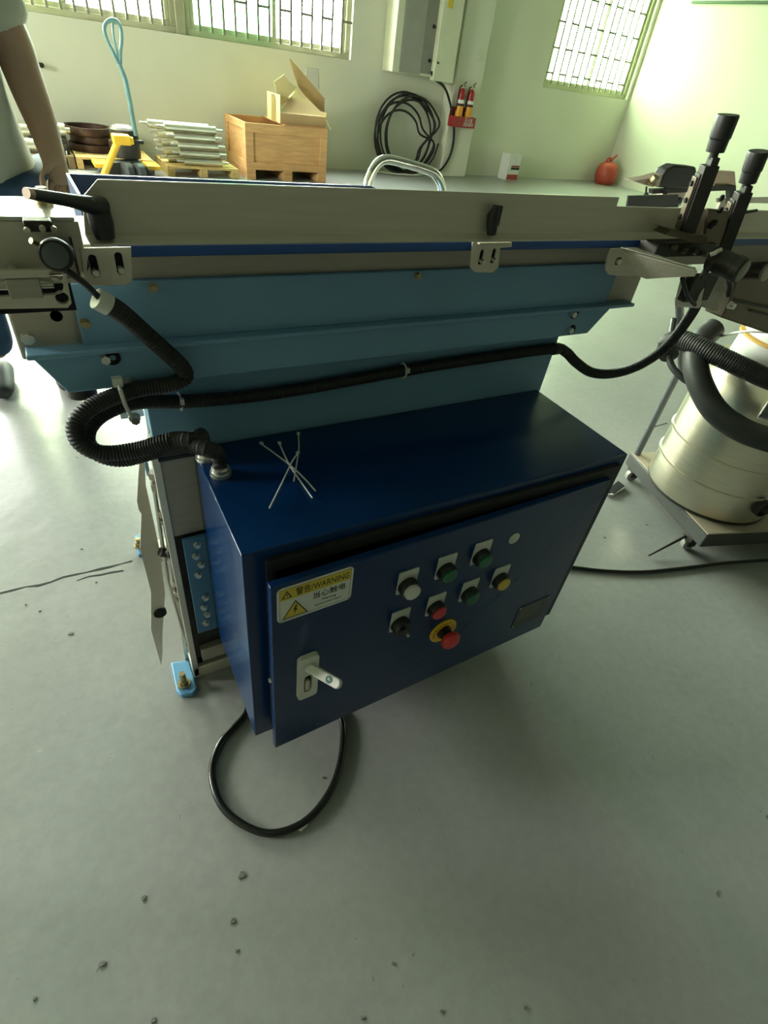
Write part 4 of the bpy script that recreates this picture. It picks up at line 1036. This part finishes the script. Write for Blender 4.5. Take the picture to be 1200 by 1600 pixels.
# inner sheet leaning from the low front wall up to the back, and the raised triangular lid
a0, a1 = V((X0c + .0, fy + .01, kz + .10)), V((X1c, fy + .01, kz + .10))
b0, b1 = gy(437, 163, fy + .10), gy(464, 137, fy + .28)
MB().prism([a0, a1, gy(464, 137, fy + .28), gy(438, 164, fy + .14)], (0, .004, -.003)).build('inner_sheet', 'carton', ctn, smooth=False)
cp([(452, 92), (480, 122), (507, 154), (507, 180), (485, 160), (466, 136)], fy + .32, .006, 'carton', 'lid_flap')
MB().prism([gy(452, 92, fy + .32), gy(454, 92, fy + .326), gy(508, 154, fy + .33), gy(507, 155, fy + .32)], (0, .001, -.005)).build('flap_edge', 'carton_pale', ctn, smooth=False)
cp([(428, 128), (444, 116), (451, 126), (464, 137), (437, 164)], fy + .20, .006, 'carton_pale', 'side_flap')
cp([(424, 147), (428, 147), (437, 165), (438, 194), (424, 186)], fy + .16, .006, 'carton_pale', 'side_flap')
MB().prism([gy(505, 182, fy), gy(511, 189, fy), gy(518, 203, fy - .05), gy(516, 203, fy - .05)], (0, .005, 0)).build('torn_flap', 'carton_pale', ctn, smooth=False)

# --- pallets
def pallet(name, label, x0, x1, y0, y1, z, m, grp=None):
    t = thing(name, label, 'pallet', ((x0 + x1) / 2, (y0 + y1) / 2, 0), grp)
    n = 6; w = (y1 - y0)
    for k in range(n):
        a = y0 + k * w / n
        MB().box((x0, a, z - .02), (x1, a + w / n - .02, z)).build('deck_board', m, t, bevel=.002)
    for x in (x0, (x0 + x1) / 2 - .04, x1 - .08):
        MB().box((x, y0, .0), (x + .08, y1 - .02, z - .02)).build('stringer', m, t, bevel=.003)
    return t
pz = gy(261, 259, 7.13).z
px0, px1 = gy(261, 259, 7.13).x, gy(373, 266, 7.13).x
pyb = gz(242, 241, pz).y
pallet('wooden_pallet', 'pale wooden pallet under the stack of steel rollers', px0, px1, 7.13, min(pyb, 7.95), pz, 'pallet_wood')
# --- conveyor rollers stacked on it
RR = .036
def roller(label, x0, x1, y, z, group):
    t = thing('steel_roller', label, 'roller', ((x0 + x1) / 2, y, z - RR), group)
    MB().lathe([(RR * .75, 0), (RR, .004), (RR, x1 - x0 - .004), (RR * .75, x1 - x0)], (x0, y, z), (1, 0, 0), 20).build('roller_tube', 'roller', t)
    MB().cyl(V((x0 - .075, y, z)), V((x1 + .075, y, z)), .012, n=10).build('roller_shaft', 'steel_bright', t)
rows = [(287, 347, 251, 'bottom'), (281, 343, 242, 'second'), (278, 341, 230, 'third'), (272, 336, 218, 'fourth'), (257, 337, 206, 'top')]
zc = pz + RR + .001
for i, (xl, xr, yy, nm) in enumerate(rows):
    z = zc + i * RR * 2.12
    xo = gy(xl, yy, 7.23).x; xe = gy(xr, yy, 7.23).x
    roller('steel conveyor roller in the %s row at the front of the stack' % nm if nm != 'top' else 'longest steel conveyor roller lying on top of the stack front', xo, xe, 7.23, z, 'steel rollers stacked on the pale pallet')
    roller('steel conveyor roller behind the front one in the %s row' % nm, xo - .14, xe - .04, 7.23 + .16, z, 'steel rollers stacked on the pale pallet')
    if i < 4:
        MB_ = MB().box((xo - .20, 7.19, z + RR + .0005), (xe + .06, 7.22, z + RR * 1.12 - .0005)).box((xo - .20, 7.40, z + RR + .0005), (xe + .06, 7.43, z + RR * 1.12 - .0005))
        tag(MB_.build('spacer_batten', 'dark_pallet', None, smooth=False), 'thin dark spacer battens above the %s row of stacked rollers' % nm, 'batten', 'spacer battens between the rollers')
# --- pallet with iron rings and the pallet truck
rx, rzp = gy(168, 250, 7.75), .11
pallet('wooden_pallet', 'worn wooden pallet under the brown iron rings behind the pallet truck', rx.x - .36, rx.x + .42, 7.30, 7.95, rzp, 'pallet_wood')
for k, (dx, dy, R_, dr) in enumerate([(-.12, .12, .24, .05), (-.10, .14, .23, .045), (-.14, .13, .25, .045), (.17, -.20, .15, .04), (.16, -.20, .145, .04)]):
    zz = rzp + (.0, .075, .15, 0, .075)[k]; c = V((rx.x + dx, 7.66 + dy, zz))
    nm = ['lowest iron ring of the taller stack on the worn pallet', 'middle iron ring of the taller stack on the worn pallet', 'topmost iron ring of the taller stack on the worn pallet', 'lower iron ring of the shorter stack beside the yellow fork', 'upper iron ring of the shorter stack beside the yellow fork'][k]
    mb = MB().lathe([(R_ - dr, .004), (R_ - .004, 0.001), (R_, .008), (R_, .062), (R_ - .004, .07), (R_ - dr, .068), (R_ - dr, .004)], c, (0, 0, 1), 36)
    o = mb.build('iron_ring', 'rust', None); tag(o, nm, 'ring', 'iron rings on the worn pallet')
jk = thing('pallet_truck', 'pallet truck with teal loop handle and yellow frame against the wall', 'pallet truck', tuple(gz(205, 276)))
JY = 7.0
hj = [gy(212, 212, JY), gy(203, 160, JY), gy(196, 125, JY), gy(187, 100, JY)]
MB().tube(hj, .022, 12).build('draw_bar', 'jack_teal', jk)
lpj = [gy(187, 100, JY), gy(176, 80, JY), gy(166, 58, JY), gy(163, 42, JY), gy(170, 32, JY), gy(181, 32, JY), gy(188, 42, JY), gy(190, 60, JY), gy(188, 82, JY)]
MB().tube(smooth_path(lpj, 6, closed=True), .016, 10, closed=True).build('loop_handle', 'jack_teal', jk)
MB().tube(smooth_path([gy(176, 34, JY), gy(178, 60, JY), gy(187, 98, JY)], 6), .010, 8).build('handle_lever', 'jack_teal', jk)
for (a, b) in (((158, 272), (181, 216)), ((178, 214), (204, 216))):
    p, q = gy(*a, JY - .06), gy(*b, JY - .06)
    MB().tube([p + V((0, -.16, 0)), q + V((0, -.16, 0))], .032, 10).build('fork_frame', 'yellow', jk)
q = gy(194, 220, JY - .22); MB().box((q.x - .10, JY - .26, q.z - .035), (q.x + .06, JY - .10, q.z + .045)).build('fork_head', 'yellow', jk, bevel=.012)
c = gy(203, 256, JY); MB().lathe([(.13, 0), (.135, .02), (.135, .24), (.10, .27), (.06, .28)], V((c.x, JY + .10, .16)), (0, 0, 1), 28).build('pump_body', 'dark_iron', jk)
q = gy(214, 222, JY); MB().box((q.x - .03, JY - .05, .30), (q.x + .06, JY + .05, q.z + .02)).build('draw_bar_joint', 'dark_iron', jk, bevel=.01)
MB().prism([gy(x, y, JY - .10) for x, y in [(163, 276), (172, 254), (218, 252), (244, 276)]], (0, .16, 0)).build('truck_cover', 'black', jk, bevel=.01)
for dx in (-.05, .06):
    MB().cyl(V((c.x + dx - .03, JY - .15, .075)), V((c.x + dx + .03, JY - .12, .075)), .075, n=28).build('steer_wheel', 'pole', jk)
for x in (c.x - .34, c.x + .16): MB().box((x, JY - .02, .07), (x + .14, JY + .27, .108)).build('fork_arm', 'yellow', jk, bevel=.008)
for x in (c.x - .27, c.x + .23):
    MB().cyl(V((x - .03, JY + .2, .035)), V((x + .03, JY + .2, .035)), .035, n=16).build('load_wheel', 'grey_plastic', jk)
# --- pallet with machine parts behind the man
q0, q1 = gy(40, 268, 7.3), gy(124, 272, 7.3)
pallet('wooden_pallet', 'dark wooden pallet with machine parts beside the arm of the man', q0.x, q1.x, 7.3, 7.95, .11, 'dark_pallet')
def bit(name, label, cat, mb, m): return tag(mb.build(name, m, None, bevel=.003), label, cat, 'machine parts on the dark pallet')
for k, (x0, x1, y, z, r) in enumerate([(q0.x + .02, q0.x + .28, 7.42, .11 + .06, .06), (q0.x + .02, q0.x + .42, 7.62, .11 + .16, .055), (q1.x - .30, q1.x - .03, 7.50, .11 + .20, .06)]):
    bit('steel_roller', ['wide steel roller lying low on the dark pallet, nearest the man', 'wide steel roller lying higher and further back on the dark pallet', 'steel roller raised at the free end of the dark pallet'][k], 'roller',
        MB().lathe([(r * .4, -.04), (r * .4, 0), (r, .004), (r, x1 - x0 - .004), (r * .4, x1 - x0), (r * .4, x1 - x0 + .04)], (x0, y, z), (1, 0, 0), 18), 'roller')
bit('bearing_block', 'dark iron bearing block under the raised roller on the dark pallet', 'block', MB().box((q1.x - .26, 7.40, .11), (q1.x - .04, 7.55, .248)).box((q1.x - .20, 7.36, .11), (q1.x - .06, 7.40, .20)), 'dark_iron')
bit('bearing_block', 'dark iron block beneath the further wide roller on the dark pallet', 'block', MB().box((q0.x + .10, 7.57, .11), (q0.x + .34, 7.67, .212)), 'dark_iron')
bit('steel_bar', 'bright steel bar lying along the front of the dark pallet', 'bar', MB().box((q0.x + .42, 7.33, .11), (q1.x - .08, 7.37, .15)), 'steel_bright')

# --- electrical box on the wall
eu0, eu1 = uz(gw(612, 117, -.28))[0], uz(gw(706, 121, -.28))[0]
ezb = .5 * (uz(gw(612, 115, -.28))[2] + uz(gw(672, 118, -.28))[2])
eb = thing('electrical_box', 'tall grey wall-mounted electrical box with half-open front beside the pillar', 'electrical box', tuple(W((eu0 + eu1) / 2, -.14, ezb)))
um = [uz(gw(x, 117, -.28))[0] for x in (612, 622, 655, 672, 703)]
ZT = ezb + 1.5
MB().box((um[0], -.28, ezb), (um[4] - .05, -.01, ZT), W).build('box_body', 'ebox', eb, bevel=.006)
MB().box((um[1], -.292, ezb + .01), (um[2], -.28, ZT - .01), W).build('inner_panel', 'ebox_dark', eb, bevel=.002)
MB().box((um[2], -.288, ezb + .03), (um[3], -.28, ZT - .02), W).build('gap_shade_strip', 'door_grey', eb, bevel=.002)  # raised grey strip, paints the shade of the open recess by the door
MB().box((um[3], -.37, ezb - .03), (um[4], -.28, ZT - .01), W).build('box_door', 'ebox', eb, bevel=.008)
for zz in (.12, .46):
    MB().lathe([(.02, 0), (.02, .02), (.012, .03)], W(um[3] - .05, -.288, ezb + .05 + zz), -WN, 14).build('door_catch', 'dark', eb)
MB().lathe([(.014, 0), (.012, .012)], W(um[3] + .04, -.37, ezb + .16), -WN, 14).build('door_lock', 'dark_iron', eb)
yl = uz(gw(703, 6, -.37)); MB().box((yl[0] - .03, -.375, yl[2] - .04), (yl[0] + .05, -.37, yl[2] + .10), W).build('yellow_sticker', 'yellow_label', eb)
# --- coiled cable under it
cc = thing('cable_coil', 'coil of black cable leaning on the wall below the electrical box', 'cable', tuple(W(4.25, -.2, 0)))
random.seed(11)
pts = []
cu = .5 * (uz(gw(586, 225, -.15))[0] + uz(gw(668, 250, -.15))[0]); cr = .5 * (uz(gw(668, 250, -.15))[0] - uz(gw(586, 225, -.15))[0])
for k in range(7):
    r = cr * (1.0, .96, .99, .78, .92, .88, .97)[k]; off = (-.02, .0, .05, -.10, .09, -.12, .12)[k] * cr * 2
    for i in range(14):
        a = 2 * pi * i / 14 + .3
        pts.append(W(cu + off + r * cos(a), -.10 - .11 * (.5 - .5 * sin(a)) - .012 * k, .035 + r * (1 + sin(a)) * .98))
MB().tube(smooth_path(pts, 4), .014, 8).build('cable_loops', 'rubber', cc)
pts = [W(cu + cr * .75, -.16, .04), gw(684, 268, -.26), gw(700, 250, -.26), gw(708, 225, -.26), gw(709, 195, -.27), gw(703, 160, -.28), gw(694, 136, -.30), gw(678, 122, -.32), gw(674, 112, -.32)]
MB().tube(smooth_path(pts, 8), .017, 8).build('feed_cable', 'rubber', cc)
MB().tube(smooth_path([W(cu - cr * .9, -.22, .02), W(cu - cr * .4, -.34, .02), W(cu + cr * .3, -.36, .02), W(cu + cr * .7, -.28, .02)], 8), .012, 8).build('white_tail', 'white_plastic', cc)
# --- fire extinguishers in their red wall bracket
xb0, _, zt0 = uz(gw(710, 182, PD - .14)); xb1 = uz(gw(744, 186, PD - .14))[0]; zb0 = uz(gw(709, 198, PD - .14))[2]
zt0 = uz(gw(727, 183, PD - .14))[2]; zb0 = uz(gw(727, 200, PD - .14))[2]
er = thing('extinguisher_bracket', 'red wall box with white lettering holding two fire extinguishers', 'bracket', tuple(W((xb0 + xb1) / 2, PD - .07, zb0)))
eb_ = MB()
eb_.box((xb0, PD - .14, zb0), (xb1, PD - .135, zt0), W).box((xb0, PD - .135, zb0), (xb1, PD - .002, zb0 + .006), W).box((xb0, PD - .135, zb0 + .006), (xb0 + .005, PD - .002, zt0), W).box((xb1 - .005, PD - .135, zb0 + .006), (xb1, PD - .002, zt0), W).box((xb0 + .005, PD - .008, zb0 + .006), (xb1 - .005, PD - .002, zt0 + .10), W)
eb_.build('wall_box', 'ext_red', er, bevel=.003)
text('灭火器', .062, 'white_plastic', er, W(xb0 + (xb1 - xb0) * .48, PD - .1412, zb0 + (zt0 - zb0) * .52), WU, (0, 0, 1), fit=(xb1 - xb0) * .36, thick=.0005)
text('消防器材', .045, 'white_plastic', er, W(xb0 + (xb1 - xb0) * .44, PD - .1412, zb0 + (zt0 - zb0) * .18), WU, (0, 0, 1), fit=(xb1 - xb0) * .46, thick=.0005)
for k, (f, lab) in enumerate([(.30, 'red fire extinguisher in the wall box, nearer the electrical box'), (.72, 'red fire extinguisher in the wall box, nearer the corner window')]):
    c = W(xb0 + (xb1 - xb0) * f, PD - .07, zb0 + .007)
    ex = thing('fire_extinguisher', lab, 'fire extinguisher', tuple(c), 'fire extinguishers on the pillar')
    r = .052; ztop = uz(gw(728, 138, PD - .07))[2] - c.z
    MB().lathe([(r * .9, 0), (r, .01), (r, ztop * .86), (r * .85, ztop * .93), (r * .45, ztop * .98), (r * .3, ztop)], c, (0, 0, 1), 24).build('cylinder', 'ext_red', ex)
    MB().lathe([(r + .001, ztop * .20), (r + .001, ztop * .54)], c, (0, 0, 1), 24).build('orange_sleeve', 'orange_label', ex)
    MB().lathe([(r + .0012, ztop * .54), (r + .0012, ztop * .59)], c, (0, 0, 1), 24).build('black_band', 'print_black', ex)
    MB().lathe([(r + .0012, ztop * .61), (r + .0012, ztop * .70)], c, (0, 0, 1), 24).build('white_band', 'paper', ex)
    top = c + V((0, 0, ztop))
    MB().cyl(top - V((0, 0, .01)), top + V((0, 0, .035)), .014, n=12).build('valve', 'brass', ex)
    MB().tube([top + V((0, 0, .03)), top + WU * .05 + V((0, 0, .07))], .007, 8).tube([top + V((0, 0, .02)), top + WU * .045 + V((0, 0, .03))], .006, 8).build('squeeze_lever', 'dark_iron', ex)
    MB().tube(smooth_path([top + V((0, 0, .02)), top - WU * .045 + V((0, 0, .01)), top - WU * .058 + V((0, 0, -.08)), top - WU * .058 + V((0, 0, -.26))], 6), .008, 8).build('discharge_hose', 'black', ex)
# --- faint plates on walls, hook, notice board
sk = uz(gw(738, 84, PD)); 
tag(MB().box((PU0 + .32, PD - .012, sk[2] - .06), (PU0 + .40, PD, sk[2] + .06), W).build('wall_switch', 'ebox', None, bevel=.003), 'pale switch plate high on the pillar above the extinguishers', 'switch')
p = uz(gw(486, 122, 0)); tag(MB().box((p[0] - .08, -.012, p[2] - .10), (p[0] + .10, 0, p[2] + .10), W).build('wall_plate', 'label_grey', None, bevel=.003), 'pale grey blank plate on the wall behind the torn carton', 'plate')
hk = thing('wall_hook', 'short black peg sticking out of the wall near the man', 'hook', tuple(gw(57, 101, -.03)))
h_ = gw(52, 100, 0); MB().cyl(h_, gw(66, 102, -.12), .022, n=12).build('peg', 'black', hk); MB().cyl(h_, h_ - WN * .01, .035, n=14).build('peg_plate', 'dark_iron', hk)
nb = thing('notice_board', 'dark green edged board high on the side wall beside the corner window', 'board', tuple(W(U1 - .02, -1.4, 2.5)))
MB().box((U1 - .03, -2.3, 2.51), (U1 - .002, -.62, 3.4), W).build('board_panel', 'ebox', nb)
MB().box((U1 - .045, -2.33, 2.485), (U1 - .002, -.59, 2.515), W).build('board_frame', 'board_green', nb, bevel=.003)
# --- small carton by the wall
sbx = gw(790, 277, -.20); ub, _, _ = uz(sbx)
cx = thing('small_carton', 'small white carton with red and black bands on the floor by the wall', 'carton', tuple(W(ub, -.22, 0)))
sw_, sh_ = .125, .36
MB().box((ub - sw_, -.34, .002), (ub + sw_, -.14, sh_), W).build('carton_body', 'paper', cx, bevel=.003)
MB().box((ub - sw_ + .02, -.343, .01), (ub + sw_ - .005, -.34, .085), W).build('red_band', 'ext_red', cx, smooth=False)
MB().box((ub - sw_ + .07, -.343, .15), (ub + sw_ - .005, -.34, .185), W).build('black_band', 'print_black', cx, smooth=False)
MB().box((ub - sw_ + .07, -.343, .19), (ub + sw_ - .005, -.34, .21), W).build('red_band', 'ext_red', cx, smooth=False)
# --- red fuel can in the corner
gcn = W(U1 - .34, -.30, 0)
can = thing('fuel_can', 'round red plastic fuel can on the floor in the room corner', 'fuel can', tuple(gcn))
rr = .19
MB().lathe([(rr * .70, 0), (rr * .90, .03), (rr * 1.02, .10), (rr * 1.05, .17), (rr * .98, .25), (rr * .80, .31), (rr * .50, .34), (.03, .35)], gcn + V((0, 0, .001)), (0, 0, 1), 20).build('can_body', 'can_red', can, bevel=.02)
MB().tube([gcn + V((0, 0, .345)), gcn + V((.03, 0, .39)), gcn + V((.09, -.03, .46))], [.03, .022, .015], 10).build('spout', 'can_red', can)
MB().tube(smooth_path([gcn + V((-.10, 0, .32)), gcn + V((-.09, 0, .385)), gcn + V((-.02, 0, .40)), gcn + V((0, 0, .345))], 6), .018, 8).build('carry_handle', 'can_red', can)

# ================================================================== PERSON
pf = V((-.20, 2.53, 0))
man = thing('person', 'person in a beige short-sleeved shirt and dark blue jeans standing behind the infeed table', 'person', tuple(pf))
def at(x, y, z): return V((pf.x + x, pf.y + y, z))
# body skeleton: pelvis, spine, neck, head, arms, legs, fingers
vs, es, rs = [], [], []
def jv(p, r): vs.append(V(p)); rs.append(r); return len(vs) - 1
def ch_(a, b): es.append((a, b))
pel = jv(at(0, 0, .90), (.145, .105)); sp1 = jv(at(0, 0, 1.05), (.135, .10)); sp2 = jv(at(0, .01, 1.22), (.155, .105)); nk0 = jv(at(0, 0, 1.37), .075); nk1 = jv(at(0, -.01, 1.44), .055)
hd0 = jv(at(0, -.02, 1.51), (.066, .075)); hd1 = jv(at(0, -.015, 1.58), (.075, .092)); hd2 = jv(at(0, -.005, 1.66), (.060, .075))
for a, b in ((pel, sp1), (sp1, sp2), (sp2, nk0), (nk0, nk1), (nk1, hd0), (hd0, hd1), (hd1, hd2)): ch_(a, b)
YA = 2.47
armR = [V((-.045, 2.53, 1.335)), gy(22, 72, 2.52), gy(33, 110, 2.50), gy(53, 160, 2.48), gy(73, 212, YA - .03), gy(86, 250, YA - .08)]
shs = {}
prev = sp2
for i, (p, r) in enumerate(zip(armR, (.075, .066, .060, .058, .048, .036))):
    k = jv(p, r); ch_(prev, k); prev = k
wr = prev
hb_ = armR[-1]
hdir = (gy(92, 285, YA - .12) - hb_).normalized()
hs_ = V((1, .2, 0)).normalized()
palm = jv(hb_ + hdir * .055, (.040, .020)); ch_(wr, palm)
for k, (o, l1, l2, l3) in enumerate([(-.030, .045, .028, .020), (-.010, .052, .032, .022), (.011, .049, .030, .021), (.030, .038, .024, .018)]):
    a = jv(hb_ + hdir * .082 + hs_ * o * .9, .0105); ch_(palm, a)
    b = jv(vs[a] + (hdir + V((.05, -.25, 0))).normalized() * l1, .0095); ch_(a, b)
    c = jv(vs[b] + (hdir + V((.08, -.55, 0))).normalized() * l2, .0088); ch_(b, c)
    d = jv(vs[c] + (hdir + V((.0, -.9, 0))).normalized() * l3, .0075); ch_(c, d)
th0 = jv(hb_ + hdir * .03 - hs_ * .030 + V((0, -.01, 0)), .014); ch_(wr, th0)
th1 = jv(vs[th0] + (hdir * .7 - hs_ * .5 + V((0, -.4, 0))).normalized() * .042, .0115); ch_(th0, th1)
th2 = jv(vs[th1] + (hdir * .9 - hs_ * .1 + V((0, -.4, 0))).normalized() * .032, .009); ch_(th1, th2)
armL = [at(-.19, 0, 1.335), at(-.235, .0, 1.20), at(-.255, .01, 1.06), at(-.25, -.03, .94), at(-.24, -.07, .82)]
prev = sp2
for p, r in zip(armL, (.062, .050, .044, .036, .028)):
    k = jv(p, r); ch_(prev, k); prev = k
pl2 = jv(armL[-1] + V((0, -.02, -.055)), (.02, .040)); ch_(prev, pl2)
for o, l in ((-.03, .075), (-.01, .09), (.011, .085), (.03, .065)):
    a = jv(armL[-1] + V((.0, -.03 + o * .9, -.085)), .0105); ch_(pl2, a)
    b = jv(vs[a] + V((.012, -.008, -l * .55)), .0095); ch_(a, b); c = jv(vs[b] + V((.020, -.004, -l * .42)), .0080); ch_(b, c)
a = jv(armL[-1] + V((.018, -.055, -.03)), .013); ch_(prev, a); b = jv(vs[a] + V((.012, -.025, -.045)), .010); ch_(a, b)
for sx_ in (-1, 1):
    prev = pel
    for p, r in zip([at(sx_ * .09, 0, .82), at(sx_ * .10, -.005, .48), at(sx_ * .105, .02, .25), at(sx_ * .105, .02, .09)], (.085, .060, .050, .040)):
        k = jv(p, r); ch_(prev, k); prev = k
me = skin_mesh(vs, es, rs, pel, 2)
off = root_of(man)
for v in me.vertices: v.co = v.co - off
body = bpy.data.objects.new('body', me); me.materials.clear(); me.materials.append(M['skin']); COL.objects.link(body); body.parent = man
# face
hc_ = at(0, -.02, 1.57)
fc = MB().prism([hc_ + V((-.012, -.085, -.035)), hc_ + V((.012, -.085, -.035)), hc_ + V((.006, -.088, .015)), hc_ + V((-.006, -.088, .015))], (0, -.02, -.006)).build('nose', 'skin', man, bevel=.006)
for sx_ in (-1, 1):
    MB().lathe([(.001, -.012), (.009, -.008), (.012, 0), (.009, .008), (.001, .012)], hc_ + V((sx_ * .032, -.082, .012)), (0, 1, 0), 14).build('eye', 'white_plastic', man)
    MB().lathe([(.001, -.001), (.005, 0), (.001, .002)], hc_ + V((sx_ * .032, -.0945, .012)), (0, -1, 0), 12).build('iris', 'black', man)
    MB().tube(smooth_path([hc_ + V((sx_ * .078, .0, .03)), hc_ + V((sx_ * .092, .015, .025)), hc_ + V((sx_ * .090, .015, -.01)), hc_ + V((sx_ * .078, .0, -.03))], 5), .008, 8).build('ear', 'skin', man)
    MB().tube([hc_ + V((sx_ * .018, -.090, .034)), hc_ + V((sx_ * .045, -.084, .036))], .004, 6).build('eyebrow', 'hair', man)
MB().tube(smooth_path([hc_ + V((-.026, -.082, -.058)), hc_ + V((0, -.092, -.055)), hc_ + V((.026, -.082, -.058))], 5), .005, 8).build('mouth', 'can_red', man)
MB().lathe([(.088, -.01), (.096, .03), (.092, .07), (.070, .105), (.03, .12), (.001, .122)], at(0, .012, 1.60), (0, .12, 1), 24).build('hair', 'hair', man)
# clothes
def cloth(name, chain, radii, edges, root, m, sub=2):
    me = skin_mesh(chain, edges, radii, root, sub)
    for v in me.vertices: v.co = v.co - off
    o = bpy.data.objects.new(name, me); me.materials.clear(); me.materials.append(M[m]); COL.objects.link(o); o.parent = man
    return o
se = gy(21, 60, 2.52)
cv_ = [at(-.01, 0, .735), at(-.01, 0, .90), at(0, 0, 1.08), at(0, .005, 1.25), at(0, 0, 1.375), V((-.055, 2.53, 1.335)), V((-.01, 2.525, 1.22)), se, at(-.20, 0, 1.335), at(-.245, 0, 1.20), at(-.255, .005, 1.11)]
cloth('shirt', cv_, [(.25, .18), (.235, .17), (.22, .165), (.225, .16), .095, .105, .100, .100, .095, .09, .085], [(0, 1), (1, 2), (2, 3), (3, 4), (3, 5), (5, 6), (6, 7), (3, 8), (8, 9), (9, 10)], 1, 'shirt')
jn = [at(0, 0, .80), at(.095, 0, .72), at(.105, -.005, .46), at(.11, .02, .10), at(-.095, 0, .72), at(-.105, -.005, .46), at(-.11, .02, .10)]
cloth('trousers', jn, [(.215, .15), .115, .085, .078, .105, .085, .078], [(0, 1), (1, 2), (2, 3), (0, 4), (4, 5), (5, 6)], 0, 'jeans')
for sx_ in (-1, 1):
    me = skin_mesh([at(sx_ * .11, .05, .045), at(sx_ * .112, -.04, .042), at(sx_ * .118, -.14, .034), at(sx_ * .12, -.19, .030)], [(0, 1), (1, 2), (2, 3)], [(.045, .044), (.046, .042), (.048, .034), (.036, .026)], 0, 2)
    for v in me.vertices: v.co = v.co - off
    o = bpy.data.objects.new('shoe', me); me.materials.clear(); me.materials.append(M['shoe']); COL.objects.link(o); o.parent = man
